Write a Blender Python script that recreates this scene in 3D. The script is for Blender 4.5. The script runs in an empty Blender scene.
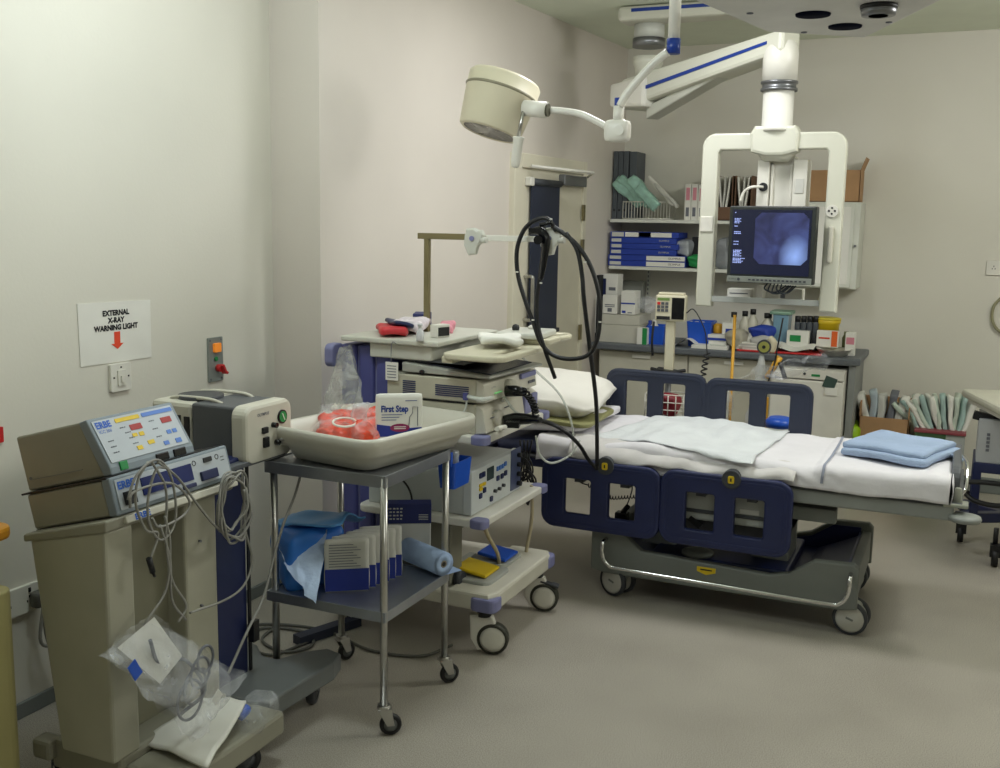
import bpy, bmesh, math, random
from mathutils import Vector, Matrix, Euler, noise
random.seed(7)
PI = math.pi
C = bpy.context.scene.collection
# ------------------------------------------------------------------ camera
F, PITCH, ROLL, YAW, CH = 1038.1, .1545, .0177, -.4204, 1.65
cy, sy = math.cos(YAW), math.sin(YAW)
FW = Vector((sy*math.cos(PITCH), cy*math.cos(PITCH), -math.sin(PITCH)))
rt = Vector((cy, -sy, 0)); up = rt.cross(FW)
RT = rt*math.cos(ROLL) + up*math.sin(ROLL)
UP = -rt*math.sin(ROLL) + up*math.cos(ROLL)
cam = bpy.data.cameras.new('camera'); cam.lens = 36*F/1000; cam.sensor_width = 36; cam.clip_start = .05
co = bpy.data.objects.new('camera', cam); C.objects.link(co)
co.matrix_world = Matrix(((RT.x, UP.x, -FW.x, 0), (RT.y, UP.y, -FW.y, 0), (RT.z, UP.z, -FW.z, CH), (0, 0, 0, 1)))
bpy.context.scene.camera = co
def ray(x, y): return RT*((x-500)/F) - UP*((y-384)/F) + FW
def aY(x, y, Y): d = ray(x, y); return Vector((0, 0, CH)) + d*(Y/d.y)      # survey point on a plane of known depth
def aX(x, y, X): d = ray(x, y); return Vector((0, 0, CH)) + d*(X/d.x)
def aZ(x, y, Z): d = ray(x, y); return Vector((0, 0, CH)) + d*((Z-CH)/d.z)

# ------------------------------------------------------------------ materials
def lin(h):
    h = h.lstrip('#'); v = [int(h[i:i+2], 16)/255 for i in (0, 2, 4)]
    return [c/12.92 if c <= .04045 else ((c+.055)/1.055)**2.4 for c in v] + [1]
MC = {}
def mat(name, col, rough=.5, metal=0, var=.06, vs=6, bump=0, bs=60, emit=0, spec=.5, trans=0, coat=0):
    if name in MC: return MC[name]
    m = bpy.data.materials.new(name); m.use_nodes = True; N = m.node_tree; p = N.nodes['Principled BSDF']
    c = lin(col)
    tc = N.nodes.new('ShaderNodeTexCoord'); nz = N.nodes.new('ShaderNodeTexNoise'); nz.inputs['Scale'].default_value = vs; nz.inputs['Detail'].default_value = 3
    N.links.new(tc.outputs['Object'], nz.inputs['Vector'])
    cr = N.nodes.new('ShaderNodeValToRGB')
    cr.color_ramp.elements[0].color = [max(0, x*(1-var)) for x in c[:3]] + [1]; cr.color_ramp.elements[1].color = [min(1, x*(1+var)) for x in c[:3]] + [1]
    cr.color_ramp.elements[0].position = .3; cr.color_ramp.elements[1].position = .7
    N.links.new(nz.outputs['Fac'], cr.inputs['Fac']); N.links.new(cr.outputs['Color'], p.inputs['Base Color'])
    p.inputs['Roughness'].default_value = rough; p.inputs['Metallic'].default_value = metal
    p.inputs['Specular IOR Level'].default_value = spec
    if coat: p.inputs['Coat Weight'].default_value = coat
    if trans: p.inputs['Transmission Weight'].default_value = trans
    if bump:
        n2 = N.nodes.new('ShaderNodeTexNoise'); n2.inputs['Scale'].default_value = bs; n2.inputs['Detail'].default_value = 4
        b = N.nodes.new('ShaderNodeBump'); b.inputs['Strength'].default_value = bump; b.inputs['Distance'].default_value = .01
        N.links.new(tc.outputs['Object'], n2.inputs['Vector']); N.links.new(n2.outputs['Fac'], b.inputs['Height']); N.links.new(b.outputs['Normal'], p.inputs['Normal'])
    if emit:
        N.links.new(cr.outputs['Color'], p.inputs['Emission Color']); p.inputs['Emission Strength'].default_value = emit
    MC[name] = m; return m
def film(name, col, lo=.12, hi=.5, rough=.12, scale=14, bump=.6):
    """thin crinkled plastic film"""
    if name in MC: return MC[name]
    m = bpy.data.materials.new(name); m.use_nodes = True; N = m.node_tree; p = N.nodes['Principled BSDF']; out = N.nodes['Material Output']
    p.inputs['Base Color'].default_value = lin(col); p.inputs['Roughness'].default_value = rough
    t = N.nodes.new('ShaderNodeBsdfTransparent'); mx = N.nodes.new('ShaderNodeMixShader')
    tc = N.nodes.new('ShaderNodeTexCoord'); nz = N.nodes.new('ShaderNodeTexNoise'); nz.inputs['Scale'].default_value = scale; nz.inputs['Detail'].default_value = 5
    nz.inputs['Distortion'].default_value = 1.2
    mr = N.nodes.new('ShaderNodeMapRange'); mr.inputs['From Min'].default_value = .35; mr.inputs['From Max'].default_value = .7
    mr.inputs['To Min'].default_value = lo; mr.inputs['To Max'].default_value = hi
    b = N.nodes.new('ShaderNodeBump'); b.inputs['Strength'].default_value = bump; b.inputs['Distance'].default_value = .02
    L = N.links.new
    L(tc.outputs['Object'], nz.inputs['Vector']); L(nz.outputs['Fac'], mr.inputs['Value']); L(mr.outputs['Result'], mx.inputs['Fac'])
    L(nz.outputs['Fac'], b.inputs['Height']); L(b.outputs['Normal'], p.inputs['Normal'])
    L(t.outputs[0], mx.inputs[1]); L(p.outputs[0], mx.inputs[2]); L(mx.outputs[0], out.inputs['Surface'])
    MC[name] = m; return m

WALL = mat('wall paint', '#d8d5c9', .75, var=.03, vs=1.5, bump=.05, bs=90)
WALLR = mat('wall paint pinkish', '#d3ccc2', .75, var=.03, vs=1.5, bump=.05, bs=90)
CEIL = mat('ceiling paint', '#e0e7d4', .8, var=.02)
SKIRT = mat('grey vinyl skirting', '#757a77', .6)
DOORP = mat('cream door paint', '#d6d1bd', .5, var=.03)
CREAM = mat('cream plastic', '#cbc8ba', .4)
BEIGE = mat('beige enamel', '#918f80', .45)
BEIGE2 = mat('pale beige enamel', '#a9a796', .45)
BEIGED = mat('darker beige panel', '#84826f', .5)  # darker beige for the recessed cart panel
LGREY = mat('light grey panel', '#b5bcc2', .45)
MGREY = mat('mid grey plastic', '#6f7373', .5)
UGREY = mat('charcoal grey casing', '#55585c', .45)
DGREY = mat('dark grey plastic', '#3a3d42', .5)
BLACK = mat('black rubber', '#131417', .45)
BLKG = mat('glossy black', '#0b0d12', .2)
WHITE = mat('white plastic', '#dedcd2', .35)
PEND = mat('pendant off white', '#cfcfc0', .35, var=.03)
SHEL = mat('white shelf laminate', '#d4d6cc', .5)
NAVY = mat('navy plastic', '#1d2650', .42, var=.1)
NAVYD = mat('dark navy slate plastic', '#242b3f', .45, var=.1)
LAV = mat('lavender plastic', '#7d7fa8', .5)
LAVD = mat('deep lavender column', '#52558f', .5)
STEEL = mat('brushed steel', '#b9b8b4', .28, 1, var=.1, vs=20)
STEELD = mat('satin steel tray', '#a9adb4', .36, .92, var=.1, vs=8, bump=.06, bs=30)
CHROME = mat('chrome', '#dcdcdc', .12, 1)
ALU = mat('grey metal ring', '#85878a', .35, .8)
BGREY = mat('grey bed shell', '#70746f', .5)
BGREYL = mat('light grey bed deck', '#8b8f8b', .5)
SHEET = mat('white cotton sheet', '#dedce0', .85, var=.03, bump=.25, bs=25)
PADM = mat('absorbent pad', '#d6dadc', .85, var=.05, bump=.3, bs=60)
PILLOWM = mat('pillow cover', '#dfdcd4', .8, var=.03, bump=.2, bs=18)
BLANK = mat('light blue blanket', '#9db0cc', .95, var=.08, bump=.5, bs=160)
OLIVE = mat('olive vinyl', '#8b8a5c', .6)
COUNT = mat('grey worktop laminate', '#60656a', .45, var=.12, vs=120)
BLUE = mat('bright blue plastic', '#1e55c4', .35)
BLUE2 = mat('mid blue wrap', '#2e74cc', .5, var=.12)
BLUEP = mat('pale blue paper', '#a3bbe0', .8, var=.06, bump=.2)
BLUED = mat('deep blue print', '#1b2f8c', .45)
CBLUE = mat('cobalt box blue', '#1c3a9c', .5)
COLLAR = mat('blue collar', '#16398f', .3)
YEL = mat('yellow plastic', '#d8b91c', .4)
YELD = mat('amber yellow', '#c9951e', .45)
ORG = mat('orange label', '#e2662a', .5)
ORG2 = mat('orange red plastic', '#d8401c', .3, var=.3, vs=30, bump=.5, bs=30)
RED = mat('red plastic', '#c8292a', .4)
REDD = mat('dark red bag', '#7c1424', .5)
GREEN = mat('green plastic', '#1f8a48', .4)
TEAL = mat('pale teal wrap', '#a3cdbf', .35, var=.2, vs=25)
LIME = mat('lime plastic', '#9ac61e', .4)
CARD = mat('brown cardboard', '#ab8660', .85, var=.1, bump=.1)
CARDD = mat('dark brown board', '#6e5340', .85, var=.1)
PAPER = mat('white paper', '#e3e2da', .8, var=.03)
PAPER2 = mat('off white paper', '#c9c9c2', .8, var=.05)
INK = mat('black ink', '#16171b', .8)
INKG = mat('grey ink', '#6d7078', .8)
INKB = mat('blue ink', '#24408f', .8)
CABLE = mat('grey cable', '#8b8a84', .5)
CABLED = mat('dark grey cable', '#5d5d58', .5)
OLI = mat('olive post metal', '#867c5a', .4, .5)
LCD = mat('blue display', '#1b2860', .25)
REDLED = mat('red seven segment', '#8b1f1a', .3, emit=.25)
CLEAR = film('clear film', '#e8ecf2', .06, .36)
FROST = film('frosted film', '#dfe3e6', .3, .65, .3)
TUBEC = film('clear tube', '#e9efe8', .45, .7, .1, 3, 0)
GLASSY = film('smoky clear plastic', '#d8dcd8', .25, .5, .15, 4, .1)

def floor_mat():
    m = bpy.data.materials.new('speckled vinyl floor'); m.use_nodes = True; N = m.node_tree; p = N.nodes['Principled BSDF']; L = N.links.new
    tc = N.nodes.new('ShaderNodeTexCoord')
    n1 = N.nodes.new('ShaderNodeTexNoise'); n1.inputs['Scale'].default_value = 260; n1.inputs['Detail'].default_value = 2
    n2 = N.nodes.new('ShaderNodeTexNoise'); n2.inputs['Scale'].default_value = 2.2; n2.inputs['Detail'].default_value = 4
    c1 = N.nodes.new('ShaderNodeValToRGB'); c1.color_ramp.elements[0].color = lin('#88837a'); c1.color_ramp.elements[1].color = lin('#b5afa3')
    c1.color_ramp.elements[0].position = .3; c1.color_ramp.elements[1].position = .62
    mx = N.nodes.new('ShaderNodeMix'); mx.data_type = 'RGBA'; mx.blend_type = 'MULTIPLY'; mx.inputs['Factor'].default_value = .5
    c2 = N.nodes.new('ShaderNodeValToRGB'); c2.color_ramp.elements[0].color = (.72, .71, .70, 1); c2.color_ramp.elements[1].color = (1, 1, 1, 1)
    c2.color_ramp.elements[0].position = .3; c2.color_ramp.elements[1].position = .65
    L(tc.outputs['Object'], n1.inputs['Vector']); L(tc.outputs['Object'], n2.inputs['Vector']); L(n1.outputs['Fac'], c1.inputs['Fac']); L(n2.outputs['Fac'], c2.inputs['Fac'])
    L(c1.outputs['Color'], mx.inputs['A']); L(c2.outputs['Color'], mx.inputs['B']); L(mx.outputs['Result'], p.inputs['Base Color'])
    p.inputs['Roughness'].default_value = .42; p.inputs['Specular IOR Level'].default_value = .35
    return m
FLOOR = floor_mat()

# ------------------------------------------------------------------ mesh builder
def cat(pts, k=6, closed=False):
    P = [Vector(p) for p in pts]; n = len(P)
    if n < 3: return P
    out = []
    rng = range(n) if closed else range(n-1)
    for i in rng:
        p0 = P[(i-1) % n] if (closed or i > 0) else P[0]*2-P[1]
        p1 = P[i]; p2 = P[(i+1) % n]; p3 = P[(i+2) % n] if (closed or i+2 < n) else P[-1]*2-P[-2]
        for j in range(k):
            t = j/k
            out.append(.5*((2*p1)+(p2-p0)*t+(2*p0-5*p1+4*p2-p3)*t*t+(3*p1-3*p2+p3-p0)*t**3))
    if not closed: out.append(P[-1])
    return out
def rrect(x0, x1, y0, y1, r, n=5):
    o = []
    for cx_, cy_, a in ((x1-r, y1-r, 0), (x0+r, y1-r, PI/2), (x0+r, y0+r, PI), (x1-r, y0+r, 1.5*PI)):
        for i in range(n+1): t = a+PI/2*i/n; o.append((cx_+r*math.cos(t), cy_+r*math.sin(t)))
    return o
def circ(cx_, cy_, r, n=24): return [(cx_+r*math.cos(2*PI*i/n), cy_+r*math.sin(2*PI*i/n)) for i in range(n)]
PLX = Matrix(((0, 0, 1, 0), (1, 0, 0, 0), (0, 1, 0, 0), (0, 0, 0, 1)))       # 2D (a,b) -> (Y,Z), normal +X
PLY = Matrix(((1, 0, 0, 0), (0, 0, -1, 0), (0, 1, 0, 0), (0, 0, 0, 1)))      # 2D (a,b) -> (X,Z), normal -Y
PLZ = Matrix.Identity(4)
def T_(x, y, z): return Matrix.Translation((x, y, z))
class MB:
    def __init__(s, root=None):
        s.v = []; s.f = []; s.m = []; s.s = []; s.g = []; s.o = Vector(root.location) if root is not None and root.rotation_euler[:] == (0, 0, 0) else Vector((0, 0, 0)); s.M = None
    def add(s, vs, fs, m=0, smooth=False):
        b = len(s.v); s.g.append((b, len(s.f)))
        for p in vs:
            p = Vector(p)
            if s.M is not None: p = s.M @ p
            s.v.append(p)
        for f in fs: s.f.append([b+i for i in f]); s.m.append(m); s.s.append(smooth)
        return s
    def box(s, x0, x1, y0, y1, z0, z1, m=0):
        v = [(x, y, z) for x in (x0, x1) for y in (y0, y1) for z in (z0, z1)]
        return s.add(v, [(0, 1, 3, 2), (4, 6, 7, 5), (0, 4, 5, 1), (2, 3, 7, 6), (0, 2, 6, 4), (1, 5, 7, 3)], m)
    def cb(s, c, d, e=(0, 0, 0), m=0):
        R = Euler(e).to_matrix(); c = Vector(c)
        v = [c + R @ Vector((x*d[0]/2, y*d[1]/2, z*d[2]/2)) for x in (-1, 1) for y in (-1, 1) for z in (-1, 1)]
        return s.add(v, [(0, 1, 3, 2), (4, 6, 7, 5), (0, 4, 5, 1), (2, 3, 7, 6), (0, 2, 6, 4), (1, 5, 7, 3)], m)
    def hexa(s, lo, hi, m=0):
        v = list(lo)+list(hi)
        n = len(lo)
        return s.add(v, [tuple(reversed(range(n))), tuple(range(n, 2*n))] + [(i, (i+1) % n, n+(i+1) % n, n+i) for i in range(n)], m)
    def tube(s, pts, r, n=8, m=0, k=6, closed=False, smooth=True, raw=False):
        P = [Vector(p) for p in pts] if (raw or len(pts) < 3) else cat(pts, k, closed)
        N = len(P)
        if N < 2: return s
        rs = r if isinstance(r, (list, tuple)) else None
        vs = []; nrm = None
        for i, p in enumerate(P):
            if closed: t = P[(i+1) % N]-P[i-1]
            else: t = P[min(i+1, N-1)]-P[max(i-1, 0)]
            if t.length < 1e-9: t = Vector((0, 0, 1))
            t.normalize()
            if nrm is None:
                nrm = t.cross(Vector((0, 0, 1)))
                if nrm.length < .1: nrm = t.cross(Vector((0, 1, 0)))
            nrm = (nrm - t*nrm.dot(t)).normalized(); b = t.cross(nrm)
            if rs: q = i/(N-1)*(len(rs)-1); a = int(min(q, len(rs)-2)); rr = rs[a]+(rs[a+1]-rs[a])*(q-a)
            else: rr = r
            for j in range(n): a = 2*PI*j/n; vs.append(p+nrm*math.cos(a)*rr+b*math.sin(a)*rr)
        fs = []
        for i in range(N if closed else N-1):
            for j in range(n): fs.append((i*n+j, i*n+(j+1) % n, ((i+1) % N)*n+(j+1) % n, ((i+1) % N)*n+j))
        b0 = len(s.v); s.add(vs, fs, m, True)
        if not closed:
            s.f.append([b0+j for j in reversed(range(n))]); s.m.append(m); s.s.append(False)
            s.f.append([b0+(N-1)*n+j for j in range(n)]); s.m.append(m); s.s.append(False)
        return s
    def lathe(s, c, prof, ax=(0, 0, 1), n=24, m=0, smooth=True, cap=True):
        c = Vector(c); ax = Vector(ax).normalized(); u = ax.orthogonal().normalized(); w = ax.cross(u)
        vs = []; fs = []
        for r, h in prof:
            for j in range(n): a = 2*PI*j/n; vs.append(c+ax*h+(u*math.cos(a)+w*math.sin(a))*max(r, 1e-5))
        for i in range(len(prof)-1):
            for j in range(n): fs.append((i*n+j, i*n+(j+1) % n, (i+1)*n+(j+1) % n, (i+1)*n+j))
        s.add(vs, fs, m, smooth)
        b0 = len(s.v)-len(vs)
        for i, rev in ((0, True), (len(prof)-1, False)):
            if cap and prof[i][0] > 1e-4:
                f = [b0+i*n+j for j in range(n)]; s.f.append(f[::-1] if rev else f); s.m.append(m); s.s.append(False)
        return s
    def cyl(s, a, b, r, n=20, m=0, r2=None):
        a = Vector(a); b = Vector(b); d = b-a
        return s.lathe(a, [(r, 0), (r if r2 is None else r2, d.length)], d, n, m)
    def plate(s, outer, holes, th, M, bev=0, m=0):
        """flat plate with holes: 2D outlines, thickness, placing matrix; starts at local z=0 and rises to th"""
        cu = bpy.data.curves.new('tmp', 'CURVE'); cu.dimensions = '2D'; cu.fill_mode = 'BOTH'; cu.extrude = max(th/2-bev, 1e-5); cu.bevel_depth = bev; cu.bevel_resolution = 1
        for pl in [outer]+list(holes):
            sp = cu.splines.new('POLY'); sp.points.add(len(pl)-1)
            for q, p in zip(sp.points, pl): q.co = (p[0], p[1], 0, 1)
            sp.use_cyclic_u = True
        o = bpy.data.objects.new('tmp', cu); me = bpy.data.meshes.new_from_object(o)
        MM = M @ T_(0, 0, th/2)
        s.add([MM @ v.co for v in me.vertices], [tuple(p.vertices) for p in me.polygons], m)
        bpy.data.objects.remove(o); bpy.data.curves.remove(cu); bpy.data.meshes.remove(me); return s
    def prism(s, pl, th, M, m=0):
        lo = [M @ Vector((p[0], p[1], 0)) for p in pl]; hi = [M @ Vector((p[0], p[1], th)) for p in pl]
        return s.hexa(lo, hi, m)
    def text(s, t, size, M, m=0, al='LEFT', bold=0, sx=1):
        cu = bpy.data.curves.new('tmp', 'FONT'); cu.body = t; cu.size = size; cu.align_x = al; cu.align_y = 'CENTER'; cu.offset = bold; cu.resolution_u = 2
        o = bpy.data.objects.new('tmp', cu); me = bpy.data.meshes.new_from_object(o)
        s.add([M @ Vector((v.co.x*sx, v.co.y, 0)) for v in me.vertices], [tuple(p.vertices) for p in me.polygons], m)
        bpy.data.objects.remove(o); bpy.data.curves.remove(cu); bpy.data.meshes.remove(me); return s
    def grid(s, fn, nu, nv, m=0, smooth=True):
        vs = [fn(i/nu, j/nv) for i in range(nu+1) for j in range(nv+1)]
        fs = [(i*(nv+1)+j, (i+1)*(nv+1)+j, (i+1)*(nv+1)+j+1, i*(nv+1)+j+1) for i in range(nu) for j in range(nv)]
        return s.add(vs, fs, m, smooth)
    def soft(s, c, d, r, n=(10, 10, 4), e=(0, 0, 0), dn=None, m=0):
        """rounded, subdivided box; dn(p, unit) displaces points"""
        c = Vector(c); R = Euler(e).to_matrix(); h = [x/2 for x in d]; vs = []; fs = []; key = {}
        def vert(p):
            k = tuple(round(x, 5) for x in p)
            if k in key: return key[k]
            P = Vector((p[0]*h[0], p[1]*h[1], p[2]*h[2])); q = Vector([max(-(h[i]-r), min(h[i]-r, P[i])) for i in range(3)])
            dd = P-q
            if dd.length > 1e-9: P = q+dd.normalized()*r
            if dn: P = dn(P, p)
            key[k] = len(vs); vs.append(c+R @ P); return key[k]
        for ax in range(3):
            a, b = [i for i in range(3) if i != ax]
            for sg in (-1, 1):
                for i in range(n[a]):
                    for j in range(n[b]):
                        q = []
                        for di, dj in ((0, 0), (1, 0), (1, 1), (0, 1)):
                            p = [0, 0, 0]; p[ax] = sg; p[a] = -1+2*(i+di)/n[a]; p[b] = -1+2*(j+dj)/n[b]; q.append(vert(p))
                        if (sg > 0) == (ax == 1): q = q[::-1]
                        fs.append(tuple(q))
        return s.add(vs, fs, m, True)
    def build(s, name, mats, parent=None, bev=0, seg=2, kind=None):
        me = bpy.data.meshes.new(name); o3 = s.o
        me.from_pydata([v-o3 for v in s.v], [], s.f)
        for m in (mats if isinstance(mats, (list, tuple)) else [mats]): me.materials.append(m)
        me.polygons.foreach_set('material_index', s.m); me.polygons.foreach_set('use_smooth', s.s)
        me.update(); me.validate()
        o = bpy.data.objects.new(name, me); C.objects.link(o)
        if parent is not None: o.parent = parent
        if bev:
            b = o.modifiers.new('bevel', 'BEVEL'); b.width = bev; b.segments = seg; b.limit_method = 'ANGLE'; b.angle_limit = .7; b.harden_normals = False
        if kind: o['kind'] = kind
        return o
def build_each(s, name, mats, parent=None, bev=0, seg=2):
    """one object for every shape added to the builder"""
    g = s.g+[(len(s.v), len(s.f))]; out = []
    for (v0, f0), (v1, f1) in zip(g, g[1:]):
        m = MB(); m.o = s.o; m.v = s.v[v0:v1]; m.f = [[i-v0 for i in f] for f in s.f[f0:f1]]; m.m = s.m[f0:f1]; m.s = s.s[f0:f1]
        out.append(m.build(name, mats, parent, bev, seg))
    return out
MB.build_each = build_each
def tag(o, label, cat_, group=None):
    o['label'] = label; o['category'] = cat_
    if group: o['group'] = group
    return o
def thing(name, label, cat_, loc=(0, 0, 0), rot=(0, 0, 0), group=None):
    o = bpy.data.objects.new(name, None); C.objects.link(o); o.empty_display_size = .05
    o.location = loc; o.rotation_euler = rot; return tag(o, label, cat_, group)
def struct(name, mb, m, bev=0):
    o = mb.build(name, m, None, bev); o['kind'] = 'structure'; return o
def dup(root, loc, rot=None, label=None, group=None):
    r = root.copy(); C.objects.link(r); r.location = loc
    if rot is not None: r.rotation_euler = rot
    if label: r['label'] = label
    if group: r['group'] = group
    for ch in list(root.children):
        c = ch.copy(); C.objects.link(c); c.parent = r
        for g in list(ch.children): d = g.copy(); C.objects.link(d); d.parent = c
    return r
def single(name, mb_fn, mats, label, cat_, loc, rot=(0, 0, 0), group=None, bev=0):
    """a thing that is one mesh, built about its own base point"""
    mb = MB(); mb_fn(mb); o = mb.build(name, mats, None, bev); o.location = loc; o.rotation_euler = rot
    return tag(o, label, cat_, group)
def wob(p, s, a, seed=0): return noise.noise_vector(Vector(p)*s+Vector((seed, seed*1.7, 0)))*a

# ------------------------------------------------------------------ room shell
XL, XR, YB, YF, ZC = -2.75, 3.3, 7.15, -2.2, 2.85
W0, W1 = Vector((-2.505, 3.72)), Vector((-2.27, 7.15))      # far stretch of the left wall, a few degrees off square
def wx(y): return W0.x+(W1.x-W0.x)*(y-W0.y)/(W1.y-W0.y)
def aW(x, y):
    lo = aX(x, y, -2.4)
    for _ in range(12): lo = aX(x, y, wx(lo.y))
    return lo
WROT = -math.atan2(W1.x-W0.x, W1.y-W0.y)
struct('floor', MB().box(-3.1, XR+.1, YF-.1, YB+.1, -.1, 0), FLOOR)
struct('ceiling', MB().box(-3.1, XR+.1, YF-.1, YB+.1, ZC, ZC+.1), CEIL)
struct('wall_left', MB().box(-3.0, XL, YF, 3.72, 0, ZC), WALL)
struct('wall_left_far', MB().prism([(-3.0, 3.72), (W0.x, 3.72), (W1.x, YB), (-3.0, YB)], ZC, PLZ), WALLR)
struct('wall_back', MB().box(-3.0, XR, YB, YB+.15, 0, ZC), WALL)
struct('wall_right', MB().box(XR, XR+.15, YF, YB, 0, ZC), WALL)
struct('wall_front', MB().box(-3.0, XR, YF-.15, YF, 0, ZC), WALL)
struct('baseboard_left', MB().box(XL, XL+.012, YF, 3.70, 0, .055).box(XL, W0.x, 3.706, 3.72, 0, .055), SKIRT, .004)
struct('baseboard_back', MB().box(W1.x, XR, YB-.014, YB, 0, .10), SKIRT, .004)
struct('baseboard_left_far', MB().prism([(W0.x, 3.72), (W0.x+.014, 3.72), (wx(5.40)+.014, 5.40), (wx(5.40), 5.40)], .055, PLZ), SKIRT)

# door on the far stretch, local frame: x along wall (towards the back), y out of wall
d0, d1 = aW(508, 260), aW(580, 260)
DL = (d1-d0).xy.length; dang = math.atan2(d1.y-d0.y, d1.x-d0.x)
MD = Matrix.Translation((d0.x, d0.y, 0)) @ Matrix.Rotation(dang, 4, 'Z')     # local +x = along, local -y = into the room
HD = 2.02
door = MB(); door.M = MD; door.box(.09, DL-.05, -.02, .03, .01, HD-.06)
do = struct('door_1', door, DOORP, .002)
fr = MB(); fr.M = MD; fr.box(0, .09, -.035, .03, 0, HD+.02).box(DL-.05, DL, -.035, .03, 0, HD+.02).box(.09, DL-.05, -.035, .03, HD-.06, HD+.02)
fr.build('door_frame', DOORP, do, .004)
hd = MB(); hd.M = MD; hd.tube([(.17, -.02, 1.34), (.17, -.07, 1.34), (.17, -.075, 1.30), (.17, -.075, 1.13), (.17, -.07, 1.09), (.17, -.02, 1.09)], .011, 10, k=4)
hd.build('door_handle', STEEL, do)
for z in (1.72, 1.50, .95, .25):
    h = MB(); h.M = MD; h.box(DL-.065, DL-.03, -.042, -.03, z-.05, z+.05); h.build('door_hinge', OLI, do, .001)
cl = MB(); cl.M = MD; cl.box(DL*.60, DL*.93, -.065, -.02, HD-.14, HD-.075); clo = cl.build('door_closer', ALU, do, .006)
ca = MB(); ca.M = MD; ca.tube([(DL*.95, -.06, HD-.075), (DL*.55, -.27, HD-.07), (DL*.15, -.06, HD-.05)], .009, 8, raw=True); ca.build('closer_arm', WHITE, clo)
bl = thing('roller_blind', 'narrow navy roller blind hanging over the cream door', 'blind', MD @ Vector((DL*.36, -.045, 1.0)))
b = MB(bl); b.M = MD; b.cyl((DL*.20, -.04, 1.885), (DL*.58, -.04, 1.885), .02, 16); b.build('roller', DGREY, bl)
b = MB(bl); b.M = MD; b.box(DL*.15, DL*.20, -.06, -.02, 1.86, 1.91).box(DL*.16, DL*.20, -.05, -.02, .98, 1.03); b.build_each('bracket', WHITE, bl, .006)
b = MB(bl); b.M = MD; b.box(DL*.20, DL*.58, -.04, -.033, 1.0, 1.885); b.build('blind_fabric', NAVYD, bl)
b = MB(bl); b.M = MD; b.box(DL*.18, DL*.60, -.052, -.026, .985, 1.01); b.build('bottom_bar', DGREY, bl, .003)

# ------------------------------------------------------------------ wall fittings, left wall
def MLW(y, z): return Matrix.Translation((XL+.003, y, z)) @ PLX     # 2D frame on the left wall: a = Y, b = Z
sg = thing('warning_sign', 'white paper notice with a red down arrow on the left wall', 'sign', (XL+.002, 2.795, 1.24))
s = MB(sg); s.plate([(2.625, 1.135), (2.965, 1.132), (2.968, 1.345), (2.622, 1.352)], [], .002, T_(XL+.001, 0, 0) @ PLX); s.build('paper', PAPER, sg)
s = MB(sg); Mt = T_(XL+.0042, 0, 0) @ PLX
for i, t in enumerate(('EXTERNAL', 'X-RAY', 'WARNING LIGHT')): s.text(t, .026, Mt @ T_(2.795, 1.309-.026*i, 0), 0, 'CENTER', .0013)
s.build('lettering', INK, sg)
s = MB(sg); s.plate([(2.783, 1.242), (2.783, 1.20), (2.768, 1.20), (2.797, 1.18), (2.826, 1.20), (2.811, 1.20), (2.811, 1.242)], [], .001, T_(XL+.0035, 0, 0) @ PLX); s.build('arrow', mat('red orange arrow', '#e04828', .7), sg)
sw = thing('pull_switch', 'white square fused outlet right below the warning notice', 'switch', (XL, 2.80, 1.08))
s = MB(sw); s.plate(rrect(2.752, 2.846, 1.03, 1.128, .006), [], .014, T_(XL, 0, 0) @ PLX, .002); s.build('plate', WHITE, sw)
s = MB(sw); s.plate(rrect(2.78, 2.818, 1.05, 1.105, .004), [], .006, T_(XL+.014, 0, 0) @ PLX, .001); s.box(XL+.02, XL+.026, 2.79, 2.808, 1.062, 1.085); s.build('fuse_carrier', WHITE, sw)
s = MB(sw)
for y, z in ((2.764, 1.08), (2.834, 1.08), (2.799, 1.115)): s.box(XL+.0135, XL+.0155, y-.003, y+.003, z-.003, z+.003)
s.build_each('screw', INK, sw)
ip = thing('indicator_panel', 'narrow grey control plate with orange lamp and red key switch', 'control panel', (XL, 3.32, 1.08))
s = MB(ip); s.plate(rrect(3.278, 3.365, .995, 1.172, .004), [], .008, T_(XL, 0, 0) @ PLX, .001); s.build('plate', mat('grey steel plate', '#8d948f', .45, .3), ip)
s = MB(ip); s.plate(rrect(3.305, 3.342, 1.115, 1.148, .004), [], .012, T_(XL+.008, 0, 0) @ PLX, .002); s.build('orange_lamp', mat('orange lamp', '#e8872c', .3, emit=.35), ip)
s = MB(ip); s.cyl((XL+.008, 3.320, 1.086), (XL+.013, 3.320, 1.086), .009); s.build('green_lamp', GREEN, ip)
s = MB(ip); s.cyl((XL+.008, 3.330, 1.048), (XL+.03, 3.330, 1.048), .015).cb((XL+.036, 3.332, 1.045), (.02, .01, .04), (.5, 0, 0)).cyl((XL+.02, 3.335, 1.045), (XL+.05, 3.343, 1.028), .006, 8); s.build('key_switch', RED, ip)
s = MB(ip)
for y in (3.288, 3.355):
    for z in (1.005, 1.162): s.cyl((XL+.008, y, z), (XL+.010, y, z), .004, 8)
s.build_each('screw', INKG, ip)
so = thing('wall_socket', 'white double wall socket low on the left wall behind the cart', 'socket', (XL, 2.33, .41))
s = MB(so); s.plate(rrect(2.235, 2.40, .355, .445, .006), [], .014, T_(XL, 0, 0) @ PLX, .002); s.build('plate', WHITE, so)
s = MB(so)
for y in (2.27, 2.355):
    s.box(XL+.014, XL+.018, y-.004, y+.004, .422, .436)
    s.box(XL+.0135, XL+.0145, y-.012, y-.007, .388, .396).box(XL+.0135, XL+.0145, y+.007, y+.012, .388, .396).box(XL+.0135, XL+.0145, y-.003, y+.003, .402, .411)
s.build_each('socket_hole', BLACK, so)
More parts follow.
